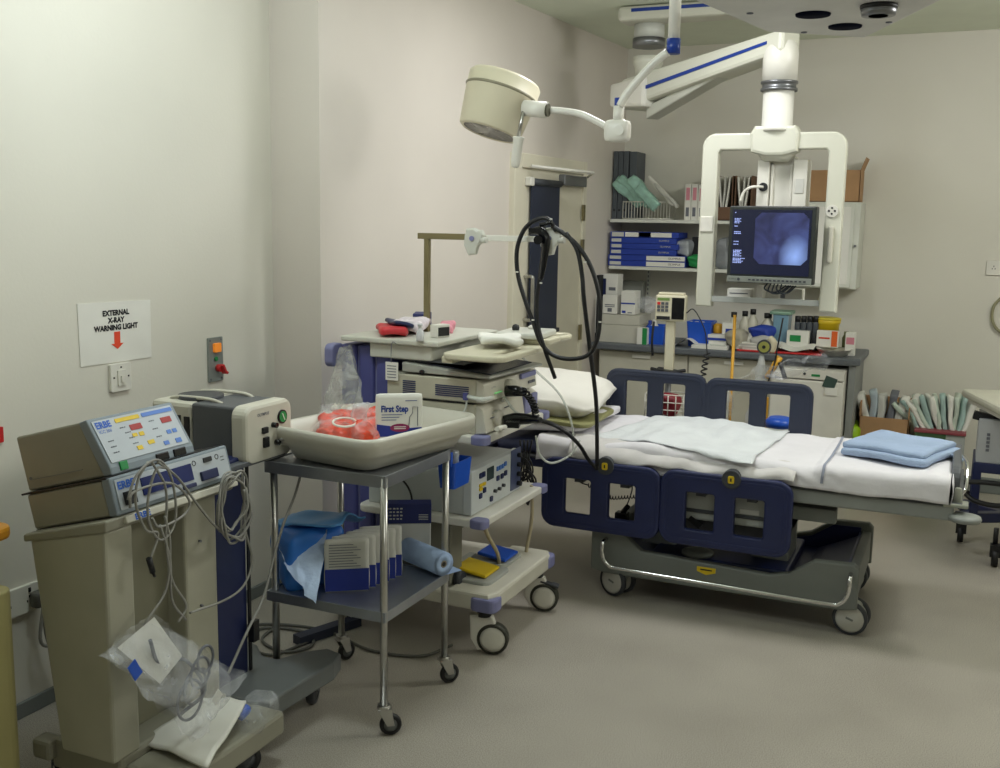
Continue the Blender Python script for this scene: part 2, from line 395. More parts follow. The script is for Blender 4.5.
pc = thing('mains_plug', 'grey plug with hanging grey cables in the low wall socket', 'plug', (XL+.02, 2.36, .39))
s = MB(pc); s.soft((XL+.035, 2.375, .395), (.04, .05, .055), .01, (4, 4, 4)); s.build('plug_body', CABLED, pc)
s = MB(pc)
s.tube([(XL+.05, 2.38, .42), (XL+.055, 2.40, .47), (XL+.04, 2.41, .51)], .012, 8)
s.tube([(XL+.05, 2.38, .38), (XL+.045, 2.39, .28), (XL+.05, 2.43, .17), (XL+.06, 2.47, .13)], .009, 8)
s.tube([(XL+.05, 2.375, .37), (XL+.05, 2.36, .25), (XL+.07, 2.42, .22), (XL+.1, 2.52, .15)], .006, 8)
s.tube([(XL+.045, 2.385, .37), (XL+.04, 2.395, .25), (XL+.05, 2.45, .10), (XL+.12, 2.5, .03)], .007, 8)
s.build('cable', CABLE, pc)

# bin at the left edge
lb = thing('clinical_waste_bin', 'tall cream waste bin with yellow liner at the left edge', 'bin', (-2.36, 1.86, 0))
s = MB(lb); s.plate(rrect(-2.70, -2.262, 1.60, 1.90, .04), [], .66, PLZ, .005); s.build('bin_body', mat('cream yellow enamel', '#b5ad79', .5), lb)
s = MB(lb); s.plate(rrect(-2.71, -2.262, 1.59, 1.905, .04), [], .035, T_(0, 0, .80), .01); s.build('bin_lid', mat('orange yellow lid', '#c98a22', .45), lb)
s = MB(lb); s.soft((-2.49, 1.75, .72), (.42, .29, .17), .05, (12, 12, 6), dn=lambda P, p: P+wob(P, 9, .03)); s.build('bin_liner', mat('yellow liner', '#b6aa3a', .35, bump=.3, bs=20), lb)
single('red_tag', lambda m: m.plate(rrect(-.035, .012, -.03, .02, .004), [], .006, PLX), RED, 'small red tag fixed on the wall at the left edge', 'tag', (XL, 2.285, .965))

# ------------------------------------------------------------------ castor makers
def castor(parent, x, y, ztop, r=.045, w=.022, ang=0., fork=STEEL, tyre=BLACK, hub=MGREY):
    """swivel castor as a part with a wheel sub-part; wheel touches the floor"""
    o = MB(parent); d = Vector((math.cos(ang), math.sin(ang), 0)); sd = Vector((-d.y, d.x, 0)); c = Vector((x, y, r))+d*.022
    o.cyl((x, y, ztop-.012), (x, y, ztop), .022, 12)
    top = ztop-.012
    for sgn in (-1, 1):
        a = sd*(w/2+.006)*sgn; t = sd*.002
        P = [Vector((x, y, top))+a-d*.02, Vector((x, y, top))+a+d*.025, c+a+d*.012, c+a-d*.012]
        o.hexa([p-t for p in P], [p+t for p in P])
    P = [Vector((x, y, top))+d*e+sd*f_ for e, f_ in ((-.02, -w/2-.007), (.026, -w/2-.007), (.026, w/2+.007), (-.02, w/2+.007))]
    o.hexa([p-Vector((0, 0, .008)) for p in P], P)
    ob = o.build('castor', fork, parent, .0015)
    k = MB(parent)
    k.lathe(c-sd*w/2, [(r*.62, 0), (r-.004, 0), (r, .005), (r, w-.005), (r-.004, w), (r*.62, w)], sd, 24, 0, cap=False)
    k.lathe(c-sd*(w/2-.002), [(r*.15, -.004), (r*.64, 0), (r*.64, w-.004), (r*.15, w)], sd, 20, 1)
    k.build('wheel', [tyre, hub], ob); return ob

# ------------------------------------------------------------------ electrosurgical cart (left foreground)
cart = thing('electrosurgery_cart', 'beige wheeled cart column carrying the two blue-fronted surgical units', 'cart', (-2.1, 2.2, 0))
s = MB(cart)
s.box(-2.26, -2.0, 1.99, 2.44, .10, .19)
s.box(-2.0, -1.80, 2.0, 2.46, .09, .165)
s.box(-2.31, -2.24, 1.965, 2.02, .13, .19).box(-2.31, -2.24, 2.38, 2.44, .13, .19)
s.build('base', BEIGE, cart, .012)
s = MB(cart)
s.prism([(-2.185, .185), (-1.995, .185), (-1.995, .835), (-2.265, .778)], .10, T_(0, 2.06, 0) @ PLY)
s.prism([(-2.185, .185), (-2.02, .185), (-2.02, .83), (-2.265, .775)], .14, T_(0, 2.43, 0) @ PLY)
s.build_each('side_pillar', BEIGE2, cart, .008)
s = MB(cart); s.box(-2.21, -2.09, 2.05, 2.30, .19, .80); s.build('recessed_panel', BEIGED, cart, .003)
s = MB(cart); s.hexa([(-2.285, 1.955, .768), (-1.985, 1.955, .835), (-1.985, 2.47, .835), (-2.285, 2.47, .768)], [(-2.285, 1.955, .79), (-1.985, 1.955, .868), (-1.985, 2.47, .868), (-2.285, 2.47, .79)]); s.build('top_shelf', BEIGE, cart, .006)
s = MB(cart)
for z in (.3, .5, .7): s.cyl((-2.02, 2.35, z), (-2.012, 2.35, z), .004, 8)
s.build_each('screw', INKG, cart)
for x, y, a in ((-1.85, 2.36, -2.2), (-2.275, 2.03, 2.4), (-2.26, 2.36, 2.0), (-1.9, 2.04, -2.6)):
    castor(cart, x, y, .115, .048, .028, a, UGREY, BLACK, UGREY)

TL = -.26
def unit(name, label, org, wy, dx, h, slant):
    r = thing(name, label, 'surgical unit', org, (0, TL, 0)); return r
# local frame: x forward (front at 0), y along the front, z up
u1 = thing('electrosurgical_unit', 'wide argon unit with long dark blue display, under the upper one', 'surgical unit', (-1.985, 2.0, .872), (0, TL, 0))
s = MB(); s.box(-.315, -.03, 0, .47, 0, .098); s.build('housing', BEIGE, u1, .006)
s = MB(); s.box(-.03, 0, -.002, .472, -.002, .101); s.build('front_frame', mat('grey blue frame', '#7f8a92', .45), u1, .005)
s = MB(); s.plate(rrect(.012, .46, .010, .092, .004), [], .003, T_(0, 0, 0) @ PLX); s.build('front_panel', LGREY, u1)
s = MB(); s.plate(rrect(.10, .30, .03, .078, .002), [], .003, T_(.003, 0, 0) @ PLX); s.build('display', LCD, u1)
s = MB(); s.text('ERBE', .028, T_(.0045, .017, .074) @ PLX, 0, 'LEFT', .001); s.build('lettering', mat('maker blue', '#2e62c0', .5), u1)
s = MB(); s.plate(rrect(.355, .39, .068, .082, .003), [], .004, T_(.003, 0, 0) @ PLX)
s.plate(circ(.315, .075, .008, 12), [circ(.315, .075, .006, 12)], .001, T_(.003, 0, 0) @ PLX); s.plate(circ(.345+.07, .075, .008, 12), [circ(.415, .075, .006, 12)], .001, T_(.003, 0, 0) @ PLX)
s.box(.003, .004, .43, .445, .06, .062).box(.003, .004, .43, .445, .07, .072).box(.003, .02, .03, .06, .02, .055); s.build_each('button', BLACK, u1)
s = MB(); s.box(.0, .012, .33, .40, .018, .045).box(0, .012, .25, .30, .01, .022); s.build_each('socket_row', NAVY, u1, .002)
s = MB(); s.box(-.31, -.03, .0, .47, -.006, -.001).box(-.33, -.01, -.003, .47, .099, .104); s.build_each('gap_strip', BLACK, u1)  # black strips filling the gaps above and below the housing
s = MB(); s.box(-.2, .005, .02, .48, -.028, -.008, 0); s.build('tray_lip', CREAM, u1, .003)
s = MB(); s.text('ERBE', .022, T_(.0062, .05, -.018) @ PLX, 0, 'LEFT', .001, 1.2); s.build('lettering', mat('maker blue', '#2e62c0', .5), u1)

u2 = thing('electrosurgical_unit', 'upper surgical unit with slanted panel, red digits and yellow keys', 'surgical unit', Vector((-1.985, 2.0, .872))+Euler((0, TL, 0)).to_matrix() @ Vector((-.008, .022, .105)), (0, TL, 0))
s = MB(); s.prism([(-.325, 0), (-.03, 0), (-.075, .155), (-.325, .155)], .315, T_(0, .318, 0) @ PLY); s.build('housing', BEIGE, u2, .006)
s = MB(); s.prism([(-.03, 0), (-.0, 0), (-.0, .02), (-.045, .158), (-.075, .155)], .325, T_(0, .322, 0) @ PLY); s.build('front_frame', mat('grey blue frame', '#7f8a92', .45), u2, .004)
sl = math.atan2(.045, .138)
MF = T_(.0005, 0, .02) @ Matrix.Rotation(-sl, 4, 'Y') @ PLX
s = MB(); s.plate(rrect(.008, .308, .012, .136, .003), [], .002, MF); s.build('front_panel', LGREY, u2)
MF2 = MF @ T_(0, 0, .0025)
s = MB(); s.plate(rrect(.085, .175, .118, .130, .002), [], .001, MF2); s.plate(rrect(.115, .135, .028, .04, .001), [], .001, MF2); s.plate(rrect(.16, .185, .036, .048, .001), [], .001, MF2); s.plate(rrect(.12, .138, .068, .078, .001), [], .001, MF2); s.plate(rrect(.145, .163, .066, .078, .001), [], .001, MF2); s.build_each('yellow_key', YEL, u2)
s = MB()
for a, b_, c, d in ((.245, .262, .052, .064), (.268, .285, .052, .064), (.215, .235, .022, .034), (.262, .285, .02, .034)): s.plate(rrect(a, b_, c, d, .001), [], .001, MF2)
s.plate(rrect(.185, .305, .118, .130, .002), [], .001, MF2); s.build_each('blue_key', mat('key blue', '#4d78c4', .4), u2)
s = MB(); s.plate(rrect(.125, .168, .087, .104, .001), [], .001, MF2); s.plate(rrect(.245, .285, .087, .104, .001), [], .001, MF2); s.build_each('digit_display', REDLED, u2)
s = MB(); s.text('ERBE', .026, MF2 @ T_(.014, .120, .0005), 0, 'LEFT', .001, .95); s.text('ICC 200', .013, MF2 @ T_(.016, .101, .0005), 0, 'LEFT'); s.build('lettering', mat('maker blue', '#2e62c0', .5), u2)
s = MB()
for a, z in ((.03, .07), (.03, .053), (.03, .036), (.2, .1), (.2, .075), (.2, .05), (.09, .1), (.1, .083), (.105, .066), (.108, .048)):
    for kk in range(3): s.plate(rrect(a+.008*kk, a+.008*kk+.006-.001*kk, z, z+.003, .0008), [], .0008, MF2)
s.build('caption_print', INKG, u2)
s = MB(); s.box(-.002, .004, .03, .058, .006, .03); s.build('power_switch', GREEN, u2, .002)
s = MB(); s.box(-.004, .004, .165, .215, .002, .024).box(-.006, .004, .235, .285, .002, .024); s.build_each('output_socket', BLKG, u2, .003)
s = MB(); s.box(-.3, -.1, -.0035, -.0005, .03, .031).cyl((-.3, -.001, .035), (-.3, -.003, .035), .004, 8); s.build('seam', INKG, u2)

# cables hanging from the front of the units
def squig(P, r, mt=CABLE, name='cable', label='', catn='cable', rad=8, group=None):
    m = MB(); c = sum((Vector(p) for q in P for p in q), Vector())/sum(len(q) for q in P); m.o = c
    for q in P: m.tube(q, r, rad)
    o = m.build(name, mt); o.location = c; return tag(o, label, catn, group)
def loops(c, ry, rz, n, seed, x, jit=.012):
    rnd = random.Random(seed); out = []
    for i in range(n*8):
        a = 2*PI*i/8+1.2
        k = 1+rnd.uniform(-.16, .16)
        out.append((x+rnd.uniform(-jit, jit), c[0]+ry*k*math.cos(a)+rnd.uniform(-.006, .006), c[1]+rz*k*math.sin(a)))
    return out
XC = -1.935
def q(x, y, X=XC): return tuple(aX(x, y, X))
squig([[q(128, 500), q(135, 478), q(150, 462), q(162, 462), q(172, 480), q(176, 510), q(172, 530), q(160, 540), q(150, 525), q(148, 500), q(156, 470), q(168, 468)],
       [q(148, 462), q(138, 480), q(136, 505), q(146, 530), q(158, 534), q(150, 560)], [q(152, 462), q(166, 490), q(166, 540), q(172, 580), q(186, 605), q(178, 622)],
       [q(158, 462), q(178, 478), q(200, 508), q(220, 530), q(243, 538), q(245, 520)],
       [q(130, 508), q(134, 492), q(170, 483), q(189, 500), q(184, 515), q(160, 527), q(152, 518)],
       [q(165, 516), q(170, 545), q(166, 590), q(145, 625), q(150, 640)], [q(160, 525), q(170, 560), q(172, 600), q(186, 620)]], .0036, CABLE, 'cable_bundle', 'tangled grey leads looping down from the left half of the cart', 'cable')
single('lead_connector', lambda m: m.cyl((0, 0, .025), (0, 0, -.02), .008, 10).cyl((0, 0, -.02), (0, .002, -.035), .004, 8), BLACK, 'small black connector hanging at the end of a grey lead', 'connector', q(151, 566), (.3, 0, 0))
squig([loops((aX(234, 507, XC).y, aX(234, 507, XC).z), .068, .10, 5, 5, XC), loops((aX(230, 502, XC).y, aX(230, 502, XC).z), .05, .08, 2, 9, XC+.015),
       [q(245, 530), q(252, 560), q(244, 585), q(225, 600), q(190, 613)]], .0036, CABLE, 'cable_coil', 'coiled grey lead hanging on the right side of the cart', 'cable')

# bags of accessories on the cart base
def crumple(c, d, e, seed, amp, sc=9, r=.02, n=(16, 16, 8), pinch=None):
    def f(m):
        def dn(P, p):
            if pinch: P = Vector((P.x*(1-pinch*abs(p[1])**2), P.y, P.z*(1-pinch*.6*abs(p[0])**2)))
            return P+wob(P, sc, amp, seed)+wob(P, sc*3, amp*.35, seed+9)
        m.soft((0, 0, 0), d, r, n, e, dn)
    return f
ab = thing('accessory_bag', 'clear plastic bag with coiled tubing leaning on the beige cart', 'bag', (-1.9, 2.15, .35))
def bagpt(px, py, X=-1.9): return aX(px, py, X)
s = MB(ab)
corners = [bagpt(103, 655, -1.93), bagpt(150, 616, -1.95), bagpt(243, 676, -1.84), bagpt(198, 742, -1.80)]
def bagsurf(off):
    def f(u, v):
        a = corners[0].lerp(corners[3], u); b_ = corners[1].lerp(corners[2], u); p = a.lerp(b_, v)
        bul = math.sin(PI*u)**.5*math.sin(PI*v)**.5 if 0 < u < 1 and 0 < v < 1 else 0
        return p+Vector((off*bul, 0, 0))+wob(p, 16, .022, off*50)+wob(p, 45, .007, 3+off)
    return f
s.grid(bagsurf(.055), 26, 22); s.grid(bagsurf(-.02), 20, 16); s.build('bag_film', CLEAR, ab)
s = MB(ab); cc = (corners[0]+corners[1]+corners[2]+corners[3])/4
for i in range(4):
    k = bagpt(190+i*4, 700-i*14, -1.86); s.tube([k+Vector((0.004*i, math.cos(a)*(.05-.006*i), math.sin(a)*(.055-.006*i))) for a in [2*PI*j/10 for j in range(10)]], .004, 6, closed=True, k=3)
s.tube([bagpt(150, 640), bagpt(160, 665), bagpt(185, 660), bagpt(205, 690), bagpt(180, 715)], .005, 6)
s.build('coiled_tubing', INKG, ab)
s = MB(ab); s.grid(lambda u, v: corners[1].lerp(bagpt(178, 655), u).lerp(corners[0].lerp(bagpt(150, 690), u), v*.8)+Vector((.015, 0, 0)), 4, 4); s.build('paper_insert', PAPER2, ab)
s = MB(ab); k = bagpt(135, 670, -1.87); s.cb(k, (.003, .03, .05), (.5, 0, 0)); s.build('blue_label', BLUE, ab)
s = MB(ab); k = bagpt(217, 697, -1.82); s.cb(k, (.003, .035, .028), (.6, 0, 0)); s.build('white_label', PAPER, ab)
wp = [aZ(140, 744, .17), aZ(206, 772, .17), aZ(246, 704, .22), aZ(200, 700, .22)]
m = MB(); m.o = wp[0].copy(); m.grid(lambda u, v: wp[0].lerp(wp[1], u).lerp(wp[3].lerp(wp[2], u), v)+Vector((0, 0, .012))+wob((u, v, 0), 3, .012), 14, 14)
o = m.build('white_packet', PAPER, None); o.location = wp[0]; md = o.modifiers.new('s', 'SOLIDIFY'); md.thickness = .008
tag(o, 'flat white paper packet lying on the cart base', 'packet')
single('small_bag', crumple(0, (.10, .16, .07), (0, 0, .3), 3, .02), CLEAR, 'crumpled clear plastic bag right of the white packet', 'bag', aZ(255, 712, .19), (0, 0, 0))
single('blue_connector', lambda m: m.soft((0, 0, 0), (.03, .045, .03), .008, (4, 4, 4), (.4, .3, 0)), BLUE, 'small blue connector inside the crumpled clear bag', 'connector', aZ(243, 712, .20)+Vector((0, 0, .0)))

# ------------------------------------------------------------------ light source stand with navy column
st = thing('light_source_stand', 'low grey wheeled platform with a tall navy post', 'stand', (-2.05, 2.65, 0))
s = MB(st); s.plate([(-2.26, 2.50), (-2.20, 2.47), (-1.92, 2.45), (-1.875, 2.48), (-1.855, 2.80), (-1.875, 2.87), (-1.93, 2.885), (-1.985, 2.83), (-2.03, 2.735), (-2.10, 2.735), (-2.17, 2.80), (-2.24, 2.82), (-2.26, 2.79)], [], .065, T_(0, 0, .11), .008); s.build('platform', MGREY, st)
s = MB(st); s.box(-2.16, -2.06, 2.47, 2.62, .17, .90); s.build('post', NAVY, st, .006)
s = MB(st); s.box(-2.055, -2.05, 2.615, 2.628, .18, .88); s.cb((-2.035, 2.62, .32), (.02, .03, .07)); s.build('post_trim', BLACK, st)
s = MB(st); s.box(-2.42, -2.03, 2.50, 2.80, .872, .888); s.build('top_plate', UGREY, st, .003)
for x, y, a in ((-1.94, 2.80, 1.9), (-2.1, 2.70, 1.2), (-1.93, 2.53, 4), (-2.2, 2.55, 3)): castor(st, x, y, .115, .046, .028, a, UGREY, DGREY, DGREY)
ls = thing('light_source_unit', 'grey and cream light source box with green dial on navy post', 'medical device', (-2.03, 2.55, .89))
s = MB(ls); s.box(-2.42, -2.25, 2.575, 2.79, .892, 1.055); s.build('rear_housing', CREAM, ls, .015)
s = MB(ls); s.box(-2.25, -2.085, 2.573, 2.792, .892, 1.057); s.build('grey_housing', UGREY, ls, .008)
s = MB(ls); s.plate(rrect(2.572, 2.795, .880, 1.05, .025), [], .06, T_(-2.085, 0, 0) @ PLX, .012); s.build('front_panel', CREAM, ls)
s = MB(ls); s.tube([(-2.38, 2.62, 1.05), (-2.35, 2.62, 1.063), (-2.22, 2.62, 1.065), (-2.16, 2.62, 1.055)], .006, 8).tube([(-2.38, 2.765, 1.05), (-2.35, 2.765, 1.063), (-2.2, 2.765, 1.066), (-2.15, 2.765, 1.055)], .006, 8); s.build_each('carry_handle', CREAM, ls)
s = MB(ls); s.cyl((-2.30, 2.68, 1.05), (-2.30, 2.68, 1.066), .075, 28); s.build('fan_grille', DGREY, ls)
s = MB(ls); s.cb((-2.335, 2.574, .99), (.08, .004, .045)).cb((-2.27, 2.573, .97), (.02, .006, .08)); s.build_each('side_vent', BLACK, ls)
xf = -2.025
s = MB(ls); s.cyl((xf-.003, 2.748, 1.005), (xf+.006, 2.748, 1.005), .023, 24); s.build('dial_rim', BLKG, ls)
s = MB(ls); s.cyl((xf+.005, 2.748, 1.005), (xf+.008, 2.748, 1.005), .018, 24); s.build('dial_face', GREEN, ls)
s = MB(ls); s.cb((xf+.009, 2.748, 1.005), (.002, .003, .026), (.5, 0, 0)); s.build('dial_needle', PAPER, ls)
s = MB(ls); s.cyl((xf-.004, 2.755, .94), (xf+.012, 2.755, .94), .024, 20).cyl((xf, 2.70, .985), (xf+.018, 2.70, .985), .009, 14).cyl((xf, 2.715, .925), (xf+.016, 2.715, .925), .009, 14); s.build_each('knob', BLKG, ls)
s = MB(ls); s.cb((xf+.002, 2.655, .975), (.012, .028, .02)).cb((xf+.002, 2.66, .935), (.012, .026, .034)); s.build_each('rocker_switch', BLACK, ls, .002)
s = MB(ls); s.text('OLYMPUS', .014, T_(xf+.0008, 2.65, 1.028) @ PLX, 0, 'CENTER', .0003); s.build('lettering', INKG, ls)
squig([[(xf+.012, 2.745, .935), (xf+.05, 2.77, .93), (xf+.06, 2.80, .86), (xf+.05, 2.78, .76), (xf+.04, 2.72, .66), (xf+.03, 2.68, .56), (xf+.03, 2.62, .44), (xf+.05, 2.5, .36), (-1.93, 2.36, .30)]], .0045, CABLE, 'cable', 'long grey lead running from the green dial unit down to the cart', 'cable')

ls.location.y += .03; ls.location.x -= .004
# cables lying on the floor
def fl(x, y, h=.008): v = aZ(x, y, h); return tuple(v)
squig([[fl(240, 640), fl(265, 628), fl(305, 632), fl(312, 645), fl(285, 652), fl(262, 640), fl(280, 628), fl(320, 636)], [fl(243, 645), fl(270, 655), fl(300, 645), fl(330, 632), fl(345, 622)],
       [fl(235, 632), fl(250, 625), fl(290, 625), fl(330, 632), fl(370, 650), fl(420, 656), fl(452, 645)]], .006, CABLED, 'floor_cable', 'grey cable lying in loose coils on the floor under the trolley', 'cable')
single('foot_bar', lambda m: m.cb((0, 0, 0), (.05, .30, .035), (0, 0, -.35)), NAVYD, 'dark navy bar lying on the floor beneath the steel trolley', 'bar', tuple(aZ(328, 630, .02)))

# ------------------------------------------------------------------ steel trolley
tr = thing('instrument_trolley', 'two-shelf stainless steel trolley with four thin legs', 'trolley', (-1.83, 2.96, 0))
TX0, TX1, TY0, TY1, TZ = -2.055, -1.605, 2.725, 3.165, .86
def tray_shelf(name, z, lip):
    s = MB(tr); s.box(TX0, TX1, TY0, TY1, z-.004, z)
    s.box(TX0-.004, TX1+.004, TY0-.004, TY0+.002, z-lip, z+.004).box(TX0-.004, TX1+.004, TY1-.002, TY1+.004, z-lip, z+.004).box(TX0-.004, TX0+.002, TY0, TY1, z-lip, z+.004).box(TX1-.002, TX1+.004, TY0, TY1, z-lip, z+.004)
    s.build(name, STEELD, tr, .001)
tray_shelf('shelf', TZ, .035); tray_shelf('shelf', .415, .03)
for x, y, a in ((TX1-.008, TY0+.008, .6), (TX1-.008, TY1-.008, .9), (TX0+.008, TY0+.03, 2.2), (TX0+.008, TY1-.008, 1.2)):
    s = MB(tr); s.cyl((x, y, .10), (x, y, TZ-.005), .0125, 14); lg = s.build('leg', STEEL, tr)
    castor(tr, x, y, .105, .036, .02, a)
# basin on trolley
bs = thing('plastic_basin', 'large deep grey-white rectangular basin on the steel trolley', 'basin', (-1.84, 2.97, TZ+.002), (0, 0, 0))
def ring_surf(levels, cx_, cy_, n=8):
    vs = []; fs = []; L = []
    for (hx, hy, r, z) in levels:
        pl = rrect(cx_-hx, cx_+hx, cy_-hy, cy_+hy, r, n); L.append(len(pl)); vs += [(p[0], p[1], z) for p in pl]
    k = L[0]
    for i in range(len(levels)-1):
        for j in range(k): fs.append((i*k+j, i*k+(j+1) % k, (i+1)*k+(j+1) % k, (i+1)*k+j))
    fs.append(tuple(range((len(levels)-1)*k, len(levels)*k)))
    return vs, fs
hx, hy = .222, .30
lev = [(hx-.05, hy-.05, .05, .004), (hx-.03, hy-.03, .055, .045), (hx-.028, hy-.028, .055, .05), (hx-.01, hy-.01, .06, .052), (hx-.01, hy-.01, .06, .062), (hx+.002, hy+.002, .06, .075), (hx+.006, hy+.006, .065, .105), (hx, hy, .06, .115), (hx-.014, hy-.014, .055, .112), (hx-.03, hy-.03, .05, .06), (hx-.055, hy-.055, .045, .012)]
s = MB(); BROT = Matrix.Rotation(-.17, 4, 'Z'); s.M = BROT
v, f = ring_surf(lev, 0, 0); s.add(v, f, 0, True); kk = len(v)//len(lev); s.f.append(list(reversed(range(kk)))); s.m.append(0); s.s.append(False)
s.build('basin_shell', mat('grey white basin plastic', '#c6c4b8', .35, var=.03), bs)
bs.location = (-1.808, 3.02, TZ+.002)
# orange bagged tubing
single('orange_drain_bag', crumple(0, (.20, .30, .06), (.05, -.05, .5), 1, .035, 12, .02), ORG2, 'crumpled bright orange bag of tubing in the basin', 'bag', (-1.91, 3.0, .938))
single('clear_wrap', crumple(0, (.21, .31, .07), (.05, -.05, .5), 5, .03, 14, .02), film('thin clear wrap', '#f0f2f4', .02, .28), 'clear crinkled wrapper around the orange bag in the basin', 'wrapper', (-1.915, 3.0, .948))
single('white_tube_ring', lambda m: m.tube([(.03*math.cos(a), .055*math.sin(a), 0) for a in [2*PI*i/10 for i in range(10)]], .004, 8, closed=True, k=3), WHITE, 'small white tubing ring lying on the orange bag', 'tubing', (-1.85, 2.88, .985), (0, .3, 0))
fp = thing('dressing_packet', 'upright white and navy packet with magenta oval in the basin', 'packet', tuple(aZ(399, 437, .925)), (0, .0, -.95))
W, Hh = .158, .15
s = MB(); s.soft((0, 0, Hh/2), (.018, W, Hh), .008, (4, 10, 10)); s.build('pouch', PAPER, fp)
s = MB(); s.plate([(-W/2+.003, .004), (W/2-.003, .004), (W/2-.003, .035), (.0, .03), (-.03, .04), (-W/2+.003, .047)], [], .001, T_(.0092, 0, 0) @ PLX); s.build('blue_band', BLUED, fp)
s = MB(); s.plate([(.002+.033*math.cos(a), .034+.014*math.sin(a)) for a in [2*PI*i/20 for i in range(20)]], [], .001, T_(.0103, 0, 0) @ PLX); s.build('magenta_oval', mat('magenta print', '#8c1f55', .5), fp)
s = MB(); s.text('First Step', .030, T_(.0102, -.062, .098) @ PLX, 0, 'LEFT', .0012, .8); s.plate(rrect(-.018, .022, .036, .0385, .0005), [], .0005, T_(.0114, 0, 0) @ PLX, 0, 1); s.plate(rrect(-.018, .022, .030, .0325, .0005), [], .0005, T_(.0114, 0, 0) @ PLX, 0, 1)
for i in range(3): s.plate(rrect(-.06, .01-.01*i, .078-.009*i, .080-.009*i, .0005), [], .0005, T_(.0096, 0, 0) @ PLX, 0, 0)
s.plate(rrect(.02, .06, .125, .127, .0005), [], .0005, T_(.0096, 0, 0) @ PLX)
s.build('lettering', [INKB, PAPER], fp)
s = MB(); s.tube([(.0105, .032, .04), (.0105, .035, .07), (.0105, .045, .085), (.0105, .045, .105), (.0105, .062, .105), (.0105, .062, .04)], .0012, 5, raw=True); s.build('tube_drawing', INKG, fp)
single('clear_pouch', crumple(0, (.02, .09, .07), (0, .2, 0), 8, .012, 20, .008, (4, 10, 10)), FROST, 'small crumpled clear pouch behind the white packet', 'pouch', (-1.90, 3.06, .985))
# lower shelf
SZ = .417
wd = thing('blue_wipes_pack', 'torn bright blue pack of paper sheets on trolley lower shelf', 'pack', (-2.0, 2.87, SZ))
s = MB(wd); s.soft((-2.0, 2.875, SZ+.095), (.17, .20, .19), .03, (12, 12, 10), (0, 0, -.5), lambda P, p: P+wob(P, 10, .02)); s.build('wrapper', BLUE2, wd)
s = MB(wd); s.grid(lambda u, v: Vector((-2.10+.24*u, 2.82+.22*v, SZ+.185+.03*math.sin(3*v+.5)+.02*u))+wob((u, v, 1), 3, .02), 14, 14); o = s.build('opened_flap', mat('light blue film', '#5a9bd8', .4, var=.15, bump=.4, bs=20), wd)
o.modifiers.new('s', 'SOLIDIFY').thickness = .006
s = MB(wd); A = [p_+Vector((.03, -.05, .0)) for p_ in (aZ(280, 540, SZ+.14), aZ(328, 525, SZ+.19), aZ(316, 598, SZ+.01), aZ(290, 565, SZ+.08))]
s.grid(lambda u, v: A[0].lerp(A[1], u).lerp(A[3].lerp(A[2], u), v)+wob((u, v, 4), 4, .012), 10, 12); s.build('paper_sheet', mat('pale blue tissue', '#b9cce8', .8, bump=.3), wd)
pk0 = thing('dressing_pouch', 'front pouch of the white and navy row on trolley shelf', 'pouch', (0, 0, 0), (0, .12, 0), 'white and navy pouches on the trolley shelf')
s = MB(); s.soft((0, 0, .09), (.016, .15, .185), .007, (4, 10, 12), (0, 0, 0), lambda P, p: P+wob(P, 12, .005)); s.build('pouch_body', PAPER2, pk0)
s = MB(); s.grid(lambda u, v: Vector((.0115, -.073+.146*u, .002+.078*v)), 8, 6); s.build('navy_band', BLUED, pk0)
s = MB()
for i in range(9): s.plate(rrect(-.06, .045-.012*(i % 3), .088+.0095*i, .0905+.0095*i, .0005), [], .0008, T_(.0115, 0, 0) @ PLX)
s.build('printed_lines', INKG, pk0)
wds = ['front', 'second', 'third', 'fourth', 'fifth', 'rearmost']
for i in range(6):
    loc = (-1.815-.004*i, 2.915+.045*i, SZ) if i < 6 else None
    k0 = aZ(347, 590, SZ); loc = (k0.x+.006*i, k0.y+.034*i, SZ)
    r_ = (0, .05-.04*(i % 2), -.95)
    if i == 0: pk0.location = loc; pk0.rotation_euler = r_
    else: dup(pk0, loc, r_, '%s pouch of the white and navy row on trolley shelf' % wds[i])
bx = thing('supply_carton', 'navy-topped white carton standing at the back of trolley shelf', 'carton', tuple(aZ(408, 560, SZ)+Vector((-.03, .05, 0))), (0, 0, -1.05))
s = MB(); s.box(-.03, .03, -.085, .085, 0, .13); s.build('carton_body', PAPER2, bx, .003)
s = MB(); s.box(-.032, .032, -.087, .087, .13, .205); s.build('carton_top', mat('navy carton print', '#1c2660', .5), bx, .003)
s = MB()
for i in range(4):
    for kk in range(5): s.plate(rrect(-.08+.013*kk, -.071+.013*kk-.002*((i+kk) % 2), .185-.013*i, .1905-.013*i, .0006), [], .0005, T_(.0322, 0, 0) @ PLX)
for i in range(4): s.plate(rrect(.04, .075, .145+.006*i, .147+.006*i, .0004), [], .0005, T_(.0322, 0, 0) @ PLX)
s.build('lettering', PAPER2, bx)
rl = thing('paper_roll', 'pale blue couch roll lying on the trolley lower shelf', 'paper roll', tuple(aZ(436, 574, SZ)+Vector((0, 0, .045))))
s = MB(); a, b_ = Vector((-.16, .08, .0)), Vector((.035, -.01, .0)); s.cyl(a, b_, .043, 28)
d = (b_-a).normalized(); s.lathe(b_, [(.012, -.02), (.012, .001), (.043, 0)], d, 24)
s.grid(lambda u, v: a.lerp(b_, u)+Vector((.006, .01, 0))*v*3+Vector((.0, .0, -.042))+Vector((.02*v, .04*v, -.0+.004*v)), 6, 4); s.build('roll', BLUEP, rl)
s = MB(); s.lathe(b_, [(.006, .001), (.012, .002), (.013, .0015)], d, 20).cyl(b_-d*.01, b_+d*.002, .008, 16, 1); s.build('core', [mat('cardboard core', '#8b8478', .8), BLACK], rl)
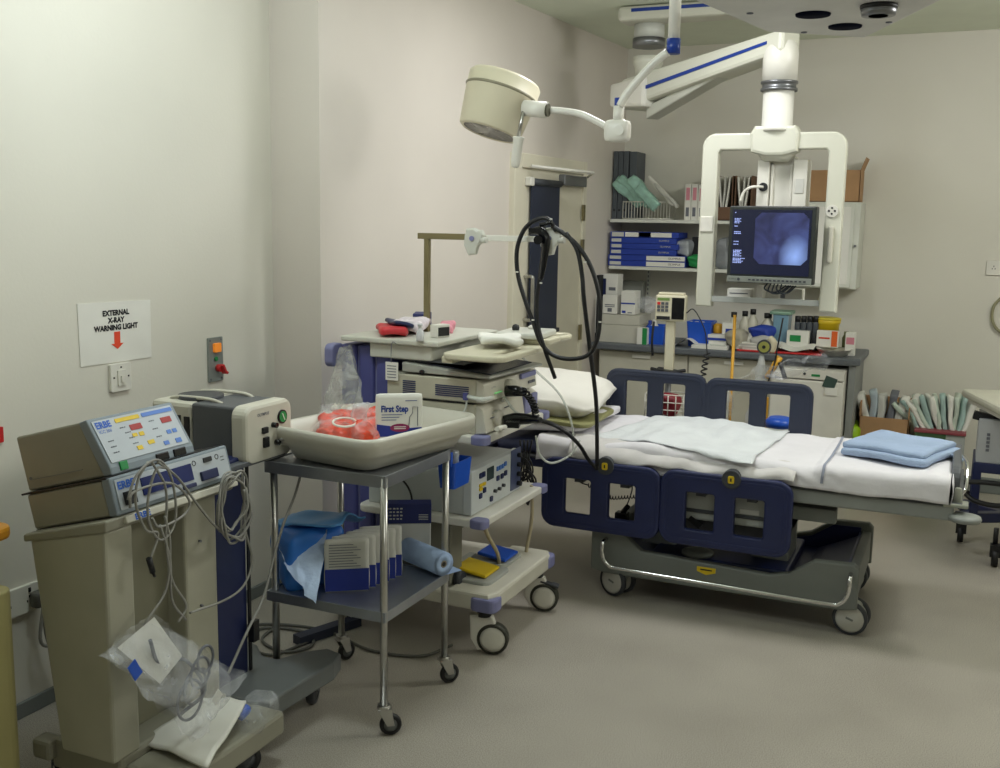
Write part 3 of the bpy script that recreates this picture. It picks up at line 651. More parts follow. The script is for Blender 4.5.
# blue bin hooked on the trolley's right side
bb = thing('blue_holder', 'small open bright blue holder hung beside the trolley leg', 'holder', (-1.58, 3.2, .70))
s = MB(bb); lv = [(.03, .062, .008, .715), (.036, .07, .008, .81), (.033, .067, .008, .81), (.028, .059, .008, .722)]
v, f = ring_surf(lv, -1.625, 3.25, 3); s.add(v, f, 0); kk = len(v)//4; s.f.append(list(reversed(range(kk)))); s.m.append(0); s.s.append(False)
s.box(-1.66, -1.60, 3.172, 3.184, .80, .85); s.build('holder_shell', BLUE, bb)
single('blue_tube_case', lambda m: m.lathe((0, 0, 0), [(.012, 0), (.016, .11), (.012, .12)], (.1, .05, 1), 12), FROST, 'translucent tube standing in the small blue holder', 'tube', (-1.63, 3.235, .724))
single('clear_tube_case', lambda m: m.lathe((0, 0, 0), [(.011, 0), (.011, .10), (.006, .11)], (-.15, .1, 1), 12), mat('pale blue plastic', '#8ea6cf', .4), 'pale blue tube leaning in the small blue holder', 'tube', (-1.62, 3.265, .724))

# ------------------------------------------------------------------ endoscopy tower
tw = thing('endoscopy_tower', 'wheeled equipment tower with lavender rear column and three shelves', 'equipment cart', (-1.88, 3.72, 0))
s = MB(tw)
s.plate(rrect(-2.28, -1.60, 3.42, 4.02, .05), [], .055, T_(0, 0, .19), .01)
s.plate([(-1.72, 3.42), (-1.565, 3.42), (-1.545, 3.46), (-1.545, 3.98), (-1.565, 4.02), (-1.72, 4.02)], [], .07, T_(0, 0, .187), .012)
s.build('base', CREAM, tw)
s = MB(tw); s.plate(rrect(-1.625, -1.535, 3.405, 3.475, .02), [], .055, T_(0, 0, .187), .01); s.plate(rrect(-1.625, -1.535, 3.965, 4.035, .02), [], .055, T_(0, 0, .192), .01); s.build_each('corner_bumper', LAV, tw)
s = MB(tw); s.text('OLYMPUS', .036, T_(-1.5445, 3.72, .222) @ PLX, 0, 'CENTER', .001); s.build('lettering', INK, tw)
s = MB(tw)
for x_ in (-2.245, -2.165, -2.085): s.box(x_, x_+.068, 3.47-.0*x_, 3.95, .24, 1.165)
s.build_each('column', LAVD, tw, .012)
s = MB(tw)
for x_ in (-2.177, -2.097): s.box(x_, x_+.012, 3.485, 3.94, .26, 1.16)
s.build_each('column_trim', LAV, tw, .004)
s = MB(tw); s.plate(rrect(3.455, 3.53, 1.07, 1.15, .02), [[(3.475, 1.12), (3.495, 1.12), (3.495, 1.09), (3.475, 1.09)]], .04, T_(-2.29, -.03, .01) @ PLX, .006); s.build('handle_bracket', LAV, tw)
for nm, z0 in (('shelf', .835), ('shelf', .515)):
    s = MB(tw); s.plate(rrect(-2.12, -1.585, 3.40, 4.03, .03), [], .03, T_(0, 0, z0), .006); sh = s.build(nm, WHITE, tw)
    s = MB(tw); s.plate(rrect(-1.63, -1.575, 3.392, 3.445, .015), [], .034, T_(0, 0, z0-.002), .006); s.plate(rrect(-1.63, -1.575, 3.985, 4.038, .015), [], .034, T_(0, 0, z0-.002), .006); s.build_each('shelf_bumper', LAV, sh)
s = MB(tw); s.box(-2.22, -1.79, 3.43, 3.98, 1.182, 1.202); s.box(-2.10, -1.83, 3.45, 3.98, 1.125, 1.182); s.build('top_shelf', mat('warm white shelf', '#c6c6ba', .5), tw, .005)
s = MB(tw); s.box(-2.0, -1.70, 3.47, 3.95, 1.118, 1.126); s.build('rear_support', UGREY, tw)
s = MB(tw)
s.tube([(-1.66, 3.60, .55), (-1.66, 3.60, .45), (-1.65, 3.70, .32), (-1.68, 3.78, .22)], .008, 8); s.tube([(-1.62, 3.97, .55), (-1.62, 3.98, .4), (-1.64, 3.96, .22)], .008, 8); s.build_each('hose', mat('tan hose', '#b5a98c', .5), tw)
for x, y, a in ((-1.60, 3.47, .3), (-1.59, 3.98, .25), (-2.22, 3.5, 2.5), (-2.22, 3.95, 2.5)):
    s = MB(tw); d = Vector((math.cos(a), math.sin(a), 0)); sd = Vector((-d.y, d.x, 0)); R = .062; c = Vector((x, y, R))+d*.035
    s.cyl((x, y, .15), (x, y, .187), .028, 16, 1)
    pr_ = [(-.06, .15), (-.02, .155), (.02, .145), (.03, .12), (.02, .10), (.03, .06), (.0, .02), (-.03, .02), (-.055, .06)]
    M_ = Matrix(((d.x, 0, sd.x, 0), (d.y, 0, sd.y, 0), (0, 1, 0, 0), (0, 0, 0, 1)))
    s.plate(pr_, [], .034, Matrix.Translation((x+d.x*.01, y+d.y*.01, 0)) @ Matrix.Translation(-sd*.017) @ M_, .006)
    ob = s.build('castor', [WHITE, BLACK], tw)
    k = MB(tw); k.lathe(c-sd*.022, [(R*.8, 0), (R-.004, 0), (R, .006), (R, .038), (R-.004, .044), (R*.8, .044)], sd, 28, 0, cap=False); k.lathe(c-sd*.024, [(.004, 0), (R*.5, .0), (R*.82, .004), (R*.82, .044), (R*.5, .048), (.004, .048)], sd, 28, 1)
    k.build('wheel', [mat('olive dark tyre', '#34352c', .5), WHITE], ob)
    if x > -2 and y > 3.9:
        b = MB(tw); b.cb(c+Vector((.02, .0, .062)), (.075, .03, .008), (0, .25, a)); b.cb(c+Vector((.05, .0, .058)), (.03, .04, .01), (0, .3, a)); b.build('brake_pedal', DGREY, ob, .002)

def vents(mb, x0, x1, z0, z1, y, n, m=0):
    for i in range(n):
        z = z0+(z1-z0)*(i+.5)/n; mb.box(x0, x1, y, y+.002, z-(z1-z0)/n*.3, z+(z1-z0)/n*.3, m)
lu = thing('light_source', 'lower of two stacked cream video units with scope plugged in', 'medical device', (-1.8, 3.71, .866))
s = MB(lu); s.box(-2.0, -1.63, 3.43, 3.95, .866, .978); s.build('housing', mat('cream casing', '#bdb9a6', .45), lu, .004)
s = MB(lu); s.prism([(-1.63, .866), (-1.585, .872), (-1.60, .96), (-1.63, .978)], .52, T_(0, 3.95, 0) @ PLY); s.build('front_panel', CREAM, lu, .004)
s = MB(lu); s.box(-1.602, -1.585, 3.80, 3.93, .885, .96); s.build('control_panel', LAV, lu, .003)
s = MB(lu); s.cyl((-1.61, 3.53, .915), (-1.57, 3.53, .915), .032, 24); s.build('output_socket', CREAM, lu)
s = MB(lu); s.text('OLYMPUS', .012, T_(-1.583, 3.47, .945) @ Matrix.Rotation(0, 4, 'X') @ PLX); s.box(-1.5895, -1.583, 3.47, 3.56, .925, .927).box(-1.5895, -1.583, 3.60, 3.66, .945, .947); s.build('lettering', INKG, lu)
s = MB(lu)
for p in ((-1.96, 3.46), (-1.66, 3.46), (-1.66, 3.92)): s.cyl((p[0], p[1], .864), (p[0], p[1], .869), .012, 10)
s.build_each('foot', BLACK, lu)
vp_ = thing('video_processor', 'upper of two stacked cream video units with round socket', 'medical device', (-1.8, 3.71, .984))
s = MB(vp_); s.box(-2.01, -1.63, 3.43, 3.93, .984, 1.07); s.build('housing', mat('cream casing', '#bdb9a6', .45), vp_, .004)
s = MB(vp_); s.box(-2.01, -1.64, 3.428, 3.93, .978, .984); s.build('foot_gap', BLACK, vp_)
s = MB(vp_); s.prism([(-1.63, .984), (-1.59, .988), (-1.60, 1.055), (-1.63, 1.07)], .50, T_(0, 3.93, 0) @ PLY); s.build('front_panel', CREAM, vp_, .004)
s = MB(vp_); vents(s, -1.94, -1.885, .995, 1.05, 3.428, 7); vents(s, -1.80, -1.66, 1.0, 1.045, 3.428, 6); s.build('side_vent', mat('vent dark', '#3a4262', .5), vp_)
s = MB(vp_); s.cyl((-1.61, 3.64, 1.02), (-1.57, 3.64, 1.02), .031, 24); s.build('output_socket', CREAM, vp_)
s = MB(vp_); s.box(-1.597, -1.586, 3.76, 3.91, 1.035, 1.055); s.build('control_strip', LAV, vp_, .002)
s = MB(vp_); s.box(-1.592, -1.585, 3.51, 3.57, 1.012, 1.016); s.build('indicator', mat('green lamp', '#79c27a', .4, emit=.4), vp_)
s = MB(vp_); s.box(-1.592, -1.586, 3.84, 3.87, 1.008, 1.018); s.box(-1.592, -1.586, 3.875, 3.90, 1.008, 1.018); s.text('OLYMPUS', .009, T_(-1.586, 3.47, 1.04) @ PLX); s.build('lettering', INKG, vp_)
mu = thing('insufflation_unit', 'wide white unit with grey screen and yellow keys on tower shelf', 'medical device', (-1.85, 3.65, .546))
s = MB(mu); s.box(-2.10, -1.68, 3.44, 3.90, .546, .715); s.build('housing', mat('cool white casing', '#b9bdbb', .5), mu, .005)
s = MB(mu); s.box(-1.68, -1.645, 3.435, 3.905, .548, .72); s.build('front_panel', mat('front white', '#c3c8c8', .45), mu, .004)
xf2 = -1.6448
def pf(a, b_, z0, z1, th=.003): s.plate(rrect(a, b_, z0, z1, .003), [], th, T_(xf2, 0, 0) @ PLX)
s = MB(mu); pf(3.57, 3.63, .655, .705); s.build('screen', mat('lcd grey', '#3f4b4c', .2), mu)
s = MB(mu); pf(3.80, 3.90, .56, .73, .002); s.build('dark_side_panel', mat('slate panel', '#475070', .4), mu)
s = MB(mu)
for a, z in ((3.50, .645), (3.53, .645), (3.50, .63)): pf(a, a+.025, z, z+.012, .005)
s.build_each('yellow_key', YEL, mu)
s = MB(mu)
for a, z in ((3.50, .68), (3.525, .68), (3.50, .60), (3.535, .615), (3.66, .635), (3.70, .635), (3.735, .64), (3.60, .565)): pf(a, a+.022, z, z+.02, .005)
s.build_each('key', NAVY, mu)
s = MB(mu)
for a, z in ((3.66, .675), (3.685, .675), (3.71, .675), (3.735, .68)): pf(a, a+.018, z, z+.018, .004)
s.build_each('blue_key', mat('key blue', '#4d78c4', .4), mu)
s = MB(mu)
for a, z in ((3.64, .60), (3.68, .60), (3.72, .605)): s.cyl((xf2, a, z), (xf2+.012, a, z), .007, 12)
s.build_each('knob', DGREY, mu)
s = MB(mu)
for z in (.58, .62, .66, .70): s.cyl((xf2, 3.87, z), (xf2+.02, 3.87, z), .010, 12)
s.build_each('socket', BLACK, mu)
s = MB(tw); s.box(-2.06, -1.74, 3.45, 3.56, .247, .50); s.build('lower_box', mat('olive grey casing', '#77766a', .5), tw, .01)
s = MB(tw); s.cyl((-1.74, 3.50, .27), (-1.71, 3.50, .27), .03, 18); s.cyl((-1.92, 3.445, .36), (-1.92, 3.44, .36), .05, 20); s.build_each('box_knob', DGREY, tw)
# foot pedals on the base
pd = thing('foot_pedal', 'twin foot pedal with one yellow and one blue plate on the tower base', 'pedal', (-1.70, 3.68, .257))
s = MB(pd); s.plate(rrect(-1.80, -1.60, 3.50, 3.71, .03), [], .018, T_(0, 0, .252), .004); s.plate(rrect(-1.79, -1.63, 3.72, 3.91, .03), [], .018, T_(0, 0, .252), .004); s.cb((-1.80, 3.72, .265), (.03, .12, .035)); s.build('pedal_base', mat('pale grey pedal base', '#a9aca6', .5), pd)
s = MB(pd); s.cb((-1.695, 3.60, .288), (.14, .135, .014), (.0, .14, 0)); s.build('yellow_plate', YEL, pd, .006)
s = MB(pd); s.cb((-1.70, 3.81, .288), (.13, .135, .014), (.0, .12, 0)); s.build('blue_plate', BLUE, pd, .006)

# keyboard and flat grey drawer above the units
kbt = thing('keyboard_tray', 'flat grey keyboard drawer sloping forward above the video units', 'tray', (-1.78, 3.7, 1.075))
s = MB(kbt); s.hexa([(-1.95, 3.44, 1.08), (-1.58, 3.44, 1.076), (-1.555, 3.90, 1.076), (-1.95, 3.90, 1.08)], [(-1.95, 3.44, 1.115), (-1.58, 3.44, 1.085), (-1.555, 3.90, 1.085), (-1.95, 3.90, 1.115)]); s.build('tray', mat('tray grey', '#a7a8a0', .4), kbt, .003)
s = MB(kbt); s.cb((-1.75, 3.67, 1.103), (.32, .40, .004), (0, .08, 0)); s.build('dark_mat', mat('slate glossy', '#2c2f3c', .25), kbt)
s = MB(kbt); s.cyl((-1.86, 3.438, 1.083), (-1.86, 3.43, 1.083), .01, 12); s.build('latch', BLACK, kbt)
s = MB(kbt); s.cb((-1.578, 3.80, 1.080), (.03, .08, .008), (0, .05, 0)); s.build('thumb_grip', LAV, kbt, .002)
kb = thing('moulded_tray', 'off-white moulded tray with finger cut-outs beside the top shelf', 'tray', (-1.66, 3.6, 1.15))
s = MB(kb)
s.plate(rrect(-1.745, -1.50, 3.36, 3.80, .05), [rrect(-1.58, -1.53, 3.44, 3.64, .02)[::-1]], .022, T_(0, 0, 1.150), .006)
s.plate(rrect(-1.74, -1.50, 3.80, 3.96, .03), [], .022, T_(0, 0, 1.172), .006)
s.tube([(-1.55, 3.90, 1.182), (-1.50, 4.03, 1.182), (-1.54, 4.12, 1.18), (-1.62, 4.05, 1.182)], .012, 8)
s.build('tray_shell', mat('warm ivory', '#cfcab2', .4), kb)
s = MB(kb); s.box(-1.745, -1.70, 3.37, 3.44, 1.135, 1.16); s.build('tray_bracket', mat('warm ivory', '#cfcab2', .4), kb, .004)
# items on the top shelf
z1 = 1.203
single('red_white_pack', lambda m: m.soft((0, 0, .02), (.11, .26, .035), .016, (8, 12, 4), (0, 0, .6), lambda P, p: P+wob(P, 14, .012)), [mat('red soft pack', '#c8323a', .45)], 'flat soft red pack at the left of the tower top shelf', 'pack', aZ(392, 334, z1))
single('navy_pack', lambda m: m.soft((0, 0, .045), (.07, .22, .02), .01, (8, 12, 4), (0, .15, .75), lambda P, p: P+wob(P, 12, .012)), NAVY, 'navy strip pack draped over the red pack', 'pack', aZ(398, 334, z1))
single('white_red_pack', lambda m: m.soft((0, 0, .03), (.12, .20, .05), .02, (8, 12, 4), (0, 0, .3), lambda P, p: P+wob(P, 14, .018)), mat('white pink pack', '#d9d0d6', .5, var=.25, vs=30), 'crumpled white and pink pack in the middle of the top shelf', 'pack', aZ(412, 332, z1))
single('navy_box', lambda m: m.cb((0, 0, .03), (.07, .11, .06)), mat('navy carton print', '#1c2660', .5), 'small navy box at the back of the tower top shelf', 'box', aZ(426, 328, z1)+Vector((-.04, .04, 0)), (0, 0, .4), bev=.003)
bt = thing('sample_box', 'small white box with black label at the shelf corner', 'box', aZ(440, 337, z1), (0, 0, -.3))
s = MB(); s.box(-.02, .02, -.035, .035, 0, .05); s.build('box_body', WHITE, bt, .003)
s = MB(); s.box(.0202, .022, -.03, .03, .006, .04); s.build('black_label', BLACK, bt)
single('small_bottle', lambda m: m.lathe((0, 0, 0), [(.014, 0), (.015, .003), (.015, .035), (.006, .045), (.006, .055), (.009, .056), (.009, .065)], n=16), mat('clear white vial', '#c9cacc', .2), 'little clear bottle standing near the shelf corner', 'bottle', aZ(420, 341, z1))
single('pink_packet', lambda m: m.soft((0, 0, .02), (.06, .09, .04), .012, (6, 8, 4), (.1, 0, .3), lambda P, p: P+wob(P, 20, .01)), mat('pink wrapper', '#d58a98', .4, var=.2, vs=40), 'crumpled pink wrapper behind the black labelled box', 'wrapper', aZ(447, 332, z1))
single('paper_towel', lambda m: m.soft((0, 0, .015), (.16, .20, .03), .012, (10, 12, 3), (0, 0, .5), lambda P, p: P+wob(P, 12, .016)), PAPER, 'crumpled white paper towel lying on the ivory tray', 'towel', (-1.64, 3.66, 1.187))
single('rolling_lid', lambda m: m.plate(rrect(-.09, .09, -.12, .12, .02), [], .022, PLZ, .006), mat('translucent lid', '#cfd0c6', .3), 'shallow translucent lid at the back of the ivory tray', 'lid', (-1.62, 3.88, 1.196), (0, 0, .1))
single('rubber_stopper', lambda m: m.lathe((0, 0, 0), [(.014, 0), (.016, .01), (.012, .02), (.004, .024)], n=16), BLACK, 'small black rubber stopper on the translucent lid', 'stopper', (-1.66, 3.86, 1.219))
single('plastic_stopper', lambda m: m.lathe((0, 0, 0), [(.02, 0), (.022, .008), (.014, .014), (.004, .016)], n=16), WHITE, 'small white stopper on the translucent lid', 'stopper', (-1.62, 3.95, 1.219))
tg = thing('hanging_tag', 'small white paper tag hanging from the top shelf edge', 'tag', (-1.98, 3.42, 1.10))
s = MB(tg); s.box(-2.01, -1.955, 3.418, 3.420, 1.045, 1.115); s.build('tag_card', PAPER, tg)
s = MB(tg); s.tube([(-1.985, 3.419, 1.113), (-1.985, 3.417, 1.15), (-1.985, 3.425, 1.19), (-1.97, 3.43, 1.186)], .0015, 5); s.build('string', INKG, tg)
s = MB(tg)
for i in range(5): s.box(-2.003, -1.963, 3.4172, 3.418, 1.055+.011*i, 1.058+.011*i)
s.build('printed_lines', INKG, tg)
# clear bag hanging from the column
hb = thing('hanging_clear_bag', 'clear bag part filled with white cotton hanging from the tower column', 'bag', (-2.2, 3.35, 1.0))
A = [aY(346, 345, 3.42), aY(318, 428, 3.36), aY(368, 422, 3.38)]
s = MB(hb); 
def hbf(sg_):
    def f(u, v):
        top = A[0]; l = A[1]; r_ = A[2]; w = .12+.88*v**.8; c = top.lerp((l+r_)/2, v); h = (r_-l)/2
        p = c+h*w*(2*u-1)+Vector((0, sg_*.05*math.sin(PI*u)*math.sin(PI*min(1, v*.55+.45))**1, -.004)); return p+wob(p, 18, .012, sg_)
    return f
s.grid(hbf(1), 16, 18); s.grid(hbf(-1), 16, 18); s.build('bag_film', film('cloudy bag film', '#e4e4dc', .16, .5), hb)
s = MB(hb)
cB = (A[1]+A[2])/2; rnd = random.Random(3)
for i in range(26): s.soft(cB+Vector((rnd.uniform(-.055, .055), rnd.uniform(-.02, .03), rnd.uniform(.015, .075))), (.03, .03, .026), .012, (3, 3, 3), (i, i*.7, 0))
o = s.build('cotton_balls', mat('cotton white', '#dedccb', .9, bump=.4), hb); o['kind'] = 'stuff'

# post with horizontal bar and two scope hangers
hp = thing('scope_hanger', 'olive metal post with white bar and two white hanger hooks', 'hanger', (-2.01, 3.75, 1.18))
pY = 3.75
P0 = aY(427, 330, pY); P1 = aY(427.5, 236, pY)
s = MB(hp); s.box(P1.x-.011, P1.x+.011, pY-.011, pY+.011, 1.195, P1.z); s.build('post', OLI, hp, .002)
s = MB(hp); a = aY(419, 233.5, pY); b_ = aY(466, 234.5, pY); s.box(a.x, b_.x, pY-.014, pY+.014, P1.z-.012, P1.z+.012); s.build('arm', OLI, hp, .002)
s = MB(hp); c = aY(546, 238, pY); s.box(b_.x, c.x, pY-.012, pY+.012, P1.z-.013, P1.z+.009); s.build('white_bar', WHITE, hp, .002)
for px in (474, 551):
    k = aY(px, 240, pY-.035); hk = MB(hp)
    hk.plate([(-.026, .036), (.0, .04), (.018, .03), (.03, .032), (.036, .02), (.03, .0), (.012, -.02), (.004, -.048), (-.018, -.052), (-.034, -.02), (-.032, .01)], [], .03, Matrix.Translation((k.x, k.y+.02, k.z)) @ PLY, .008)
    hk.cyl((k.x+.028, k.y, k.z+.0), (k.x+.055, k.y, k.z+.0), .012, 12)
    ob = hk.build('hook', mat('hook ivory', '#c9c9bf', .4), hp)
    m = MB(hp); m.cyl((k.x-.004, k.y-.012, k.z+.006), (k.x-.004, k.y-.016, k.z+.006), .010, 14); m.build('hook_button', LAV, ob)

# endoscope: hangs from the right hook
es = thing('endoscope', 'black flexible endoscope hanging in a big loop from the right hook', 'endoscope', aY(551, 240, 3.70))
def e(x, y, Y=3.70): return aY(x, y, Y)
s = MB(es)
s.tube([e(556, 231), e(548, 219), e(536, 220), e(524, 230), e(517, 250), e(518, 275), e(525, 300), e(533, 322), e(541, 343), e(553, 355), e(570, 359), e(588, 355), e(597, 340), e(600, 315), e(598, 290), e(590, 265), e(577, 245), e(563, 233), e(552, 226)], .0085, 10)
s.build('insertion_tube', BLACK, es)
s = MB(es); s.tube([e(566, 233), e(577, 250), e(582, 275), e(584, 300), e(590, 350, 3.75), e(596, 400, 3.9), e(597, 440, 4.05), e(597, 468, 4.15)], .0085, 10); s.build('light_guide_tube', BLACK, es)
s = MB(es); s.tube([e(544, 226), e(543, 250), e(540, 275), e(537, 300), e(538, 325), e(545, 350), e(555, 378, 3.75)], .008, 10); s.build('shaft', BLACK, es)
s = MB(es); s.tube([e(530, 232, 3.69), e(540, 231, 3.69), e(546, 240, 3.69), e(544, 262, 3.69), e(541, 280, 3.69)], [.010, .018, .017, .012, .008], 12)
s.cb(e(536, 230, 3.685), (.05, .03, .014)).cyl(e(540, 225, 3.68), e(552, 222, 3.68), .007, 10).cyl(e(538, 240, 3.68), e(538, 240, 3.64), .017, 16); s.build('control_body', BLKG, es)
s = MB(es)
for p in ((551, 219), (517, 272), (533, 320), (541, 283), (585, 262), (600, 322)): k = e(*p, 3.689); s.cb(k, (.010, .004, .005))
s.build_each('white_marker', WHITE, es)
# second scope lead plugged in the tower
sl_ = thing('scope_connector', 'thick black scope plug and lead running from the tower to the bed', 'scope lead', (-1.53, 3.74, .915))
s = MB(sl_); s.tube([aX(503, 421, -1.57), aX(515, 419, -1.53), aX(528, 419, -1.48), aX(541, 420, -1.42)], [.020, .024, .020, .010], 14).cb(aX(513, 424, -1.51), (.05, .05, .022), (0, 0, .3)); s.build('plug_body', BLKG, sl_)
s = MB(sl_); s.cyl(aX(505, 427, -1.50), aX(497, 429, -1.49), .009, 12); s.build('white_port', WHITE, sl_)
s = MB(sl_); s.tube([aX(539, 420, -1.43), aX(552, 424, -1.41), e(566, 432, 3.9), e(580, 446, 4.05), e(588, 459, 4.15), e(597, 469, 4.19)], .0085, 10); s.build('lead', BLACK, sl_)
vl = thing('video_lead', 'black plug with short coiled lead in the upper video unit', 'plug', (-1.56, 3.68, 1.02))
s = MB(vl); s.tube([aX(506, 391, -1.57), aX(516, 391, -1.53), aX(525, 392, -1.49)], [.022, .021, .016], 14, raw=True); s.build('plug_body', BLKG, vl)
s = MB(vl); H_ = []
for i in range(60):
    t = i/59; c = aX(526, 393, -1.485).lerp(aX(536, 415, -1.46), t)+Vector((0, .02*math.sin(PI*t), 0)); a = t*2*PI*7; H_.append(c+Vector((.012*math.cos(a), .010*math.sin(a), .006*math.sin(a))))
s.tube(H_, .0045, 6, raw=True); s.build('coiled_lead', BLACK, vl)
# clear water tube
squig([[(-1.60, 3.60, .97), (-1.57, 3.56, .99), (-1.55, 3.60, .94), (-1.52, 3.64, .91)], [e(505, 340, 3.9), e(535, 370, 4.0), e(560, 395, 4.1), e(572, 425, 4.1), e(573, 450, 4.15)], [e(536, 436, 4.0), e(540, 455, 4.05), e(552, 463, 4.1), e(570, 455, 4.15), e(580, 440, 4.18)]], .005, TUBEC, 'clear_tubing', 'thin clear tubing looping between the tower and the pillow', 'tubing')
wb = thing('water_bottle_lid', 'clear tube with navy clip on the upper video unit side', 'tubing clip', (-1.66, 3.42, 1.0))
s = MB(wb); s.tube([(-1.66, 3.415, 1.01), (-1.665, 3.41, .96), (-1.70, 3.40, .92), (-1.72, 3.405, .90)], .004, 8); s.tube([(-1.66, 3.415, 1.01), (-1.60, 3.41, 1.005), (-1.565, 3.44, 1.01)], .008, 8); s.build('clear_tube', TUBEC, wb)
s = MB(wb); s.cb((-1.665, 3.413, 1.01), (.018, .014, .028)); s.build('clip', LAVD, wb, .003)
# loose black cables at the right side of the tower
cb_ = []
rnd = random.Random(11)
for i in range(7):
    c = e(524+rnd.uniform(-5, 6), 488+rnd.uniform(-22, 14), 4.05); pts = []
    for j in range(9): a = 2*PI*j/8+i; pts.append(c+Vector((math.cos(a)*.035, rnd.uniform(-.015, .015), math.sin(a)*.05)))
    cb_.append([tuple(p) for p in pts])
cb_ += [[tuple(e(520+4*i, 440, 4.05)), tuple(e(522+2*i, 465, 4.05)), tuple(e(518+5*i, 485, 4.05)), tuple(e(528, 505, 4.05))] for i in range(4)]
squig(cb_, .0042, BLACK, 'black_cable_tangle', 'tangle of thin black cables behind the right side of the tower', 'cables', 6)
squig([[e(357, 490, 3.9), e(375, 470, 3.6), e(400, 478, 3.38), e(412, 500, 3.36), e(405, 535, 3.36)], [e(385, 520, 3.38), e(398, 510, 3.36), e(412, 525, 3.36), e(416, 550, 3.36)]], .004, BLACK, 'black_cable', 'thin black cable curling in front of the tower above the paper roll', 'cable')

# ------------------------------------------------------------------ patient trolley (bed)
bd = thing('patient_trolley', 'wheeled hospital bed with grey base and navy side rails', 'bed', (-.95, 4.6, 0))
s = MB(bd)
for y0, y1 in ((4.27, 4.31), (4.93, 4.97)):
    s.plate([(-1.44, .125), (-1.44, .285), (-1.42, .30), (-1.31, .30), (-1.22, .225), (-.66, .205), (-.58, .225), (-.48, .295), (-.33, .30), (-.315, .285), (-.315, .125), (-.37, .115), (-1.38, .115)], [], .04, T_(0, y1, 0) @ PLY, .008)
s.build_each('base_side', BGREY, bd)
s = MB(bd)
s.box(-1.44, -1.40, 4.30, 4.94, .13, .27).box(-.355, -.315, 4.30, 4.94, .13, .27)
s.build_each('base_end', BGREY, bd, .008)
s = MB(bd); s.box(-1.40, -.32, 4.31, 4.93, .14, .165); s.hexa([(-.55, 4.33, .165), (-.34, 4.33, .165), (-.34, 4.92, .165), (-.55, 4.92, .165)], [(-.50, 4.40, .20), (-.34, 4.36, .27), (-.34, 4.90, .27), (-.50, 4.86, .20)]); s.box(-1.2, -.6, 4.36, 4.88, .165, .21); s.build('base_tray', NAVY, bd, .01)
s = MB(bd)
for ya in (4.312, 4.922): s.plate([(-1.38, .15), (-1.38, .285), (-1.31, .285), (-1.22, .215), (-.66, .195), (-.58, .215), (-.48, .283), (-.36, .285), (-.36, .15)], [], .008, T_(0, ya+.008, 0) @ PLY)
s.box(-.366, -.357, 4.32, 4.92, .15, .265); s.build_each('navy_liner', mat('liner navy', '#1f2a5c', .4), bd)
s = MB(bd); s.lathe((-1.0, 4.42, .21), [(.07, 0), (.07, .012), (.04, .02)], n=28); s.build('round_cover', BGREYL, bd)
s = MB(bd); s.tube([(-1.375, 4.262, .268), (-1.378, 4.225, .26), (-1.375, 4.215, .21), (-1.345, 4.21, .168), (-1.28, 4.21, .16), (-.86, 4.21, .155), (-.44, 4.21, .15), (-.37, 4.21, .158), (-.342, 4.215, .20), (-.338, 4.225, .26), (-.338, 4.262, .268)], .0095, 12, k=4); s.build('foot_rail', CHROME, bd)
s = MB(bd); s.plate([(-.965, .205), (-.885, .205), (-.885, .185), (-.925, .172), (-.965, .185)], [], .004, T_(0, 4.27, 0) @ PLY); s.build('warning_label', YEL, bd)
s = MB(bd); s.box(-.95, -.90, 4.264, 4.266, .192, .197); s.build('label_lettering', INK, bd)
for x, y, a in ((-1.335, 4.33, -2.6), (-.33, 4.34, -.6), (-1.30, 4.90, -2.4), (-.38, 4.90, -.5)):
    R = .07; d = Vector((math.cos(a*.15), math.sin(a*.15), 0)); sd = Vector((-d.y, d.x, 0)); c = Vector((x, y, R))
    s = MB(bd); s.plate(rrect(-.035, .035, .055, .13, .02), [], .05, Matrix.Translation(Vector((x, y, 0))-sd*(-.025)) @ Matrix(((d.x, 0, -sd.x, 0), (d.y, 0, -sd.y, 0), (0, 1, 0, 0), (0, 0, 0, 1))), .004); ob = s.build('castor', mat('castor grey', '#a8aaa4', .5), bd)
    for sg_ in (-1, 1):
        k = MB(bd); o_ = c+sd*(.034*sg_)-sd*.012
        k.lathe(o_, [(R*.82, 0), (R-.003, 0), (R, .004), (R, .02), (R-.003, .024), (R*.82, .024)], sd, 32, 0, cap=False)
        k.lathe(o_, [(.003, -.002), (R*.7, -.002), (R*.86, .003), (R*.86, .021), (R*.7, .026), (.003, .026)], sd, 32, 1)
        k.cb(o_+sd*(.012+.015*sg_)+Vector((0, 0, .0)), (.03, .003, .008), (0, .3, a*.15), 2); k.build('wheel', [DGREY, mat('wheel cover', '#bdbcb4', .4), BGREY], ob)
# lifting columns, deck
s = MB(bd); s.box(-1.28, -1.12, 4.50, 4.74, .20, .52).box(-.78, -.62, 4.50, 4.74, .20, .52); s.build_each('lift_column', BGREYL, bd, .01)
s = MB(bd); s.box(-1.18, -.62, 4.295, 4.90, .40, .53); s.build('deck_housing', mat('deck grey light', '#a9aca6', .5), bd, .01)
s = MB(bd); s.box(-1.16, -.66, 4.288, 4.297, .435, .45).box(-1.18, -.62, 4.36, 4.88, .33, .395); s.build_each('under_panel', DGREY, bd, .002)
s = MB(bd); s.box(-.80, -.72, 4.290, 4.297, .455, .475); s.build('maker_label', PAPER2, bd)
s = MB(bd); s.box(-.62, -.42, 4.36, 4.42, .44, .50); s.build('side_bracket', BGREY, bd, .005)
s = MB(bd); s.box(-1.05, .02, 4.285, 4.335, .532, .592).box(-1.05, .02, 4.915, 4.965, .532, .592); s.build_each('deck_rail', BGREYL, bd, .008)
s = MB(bd); s.box(-1.95, .05, 4.29, 4.96, .592, .604); s.build('deck_edge', UGREY, bd, .004)
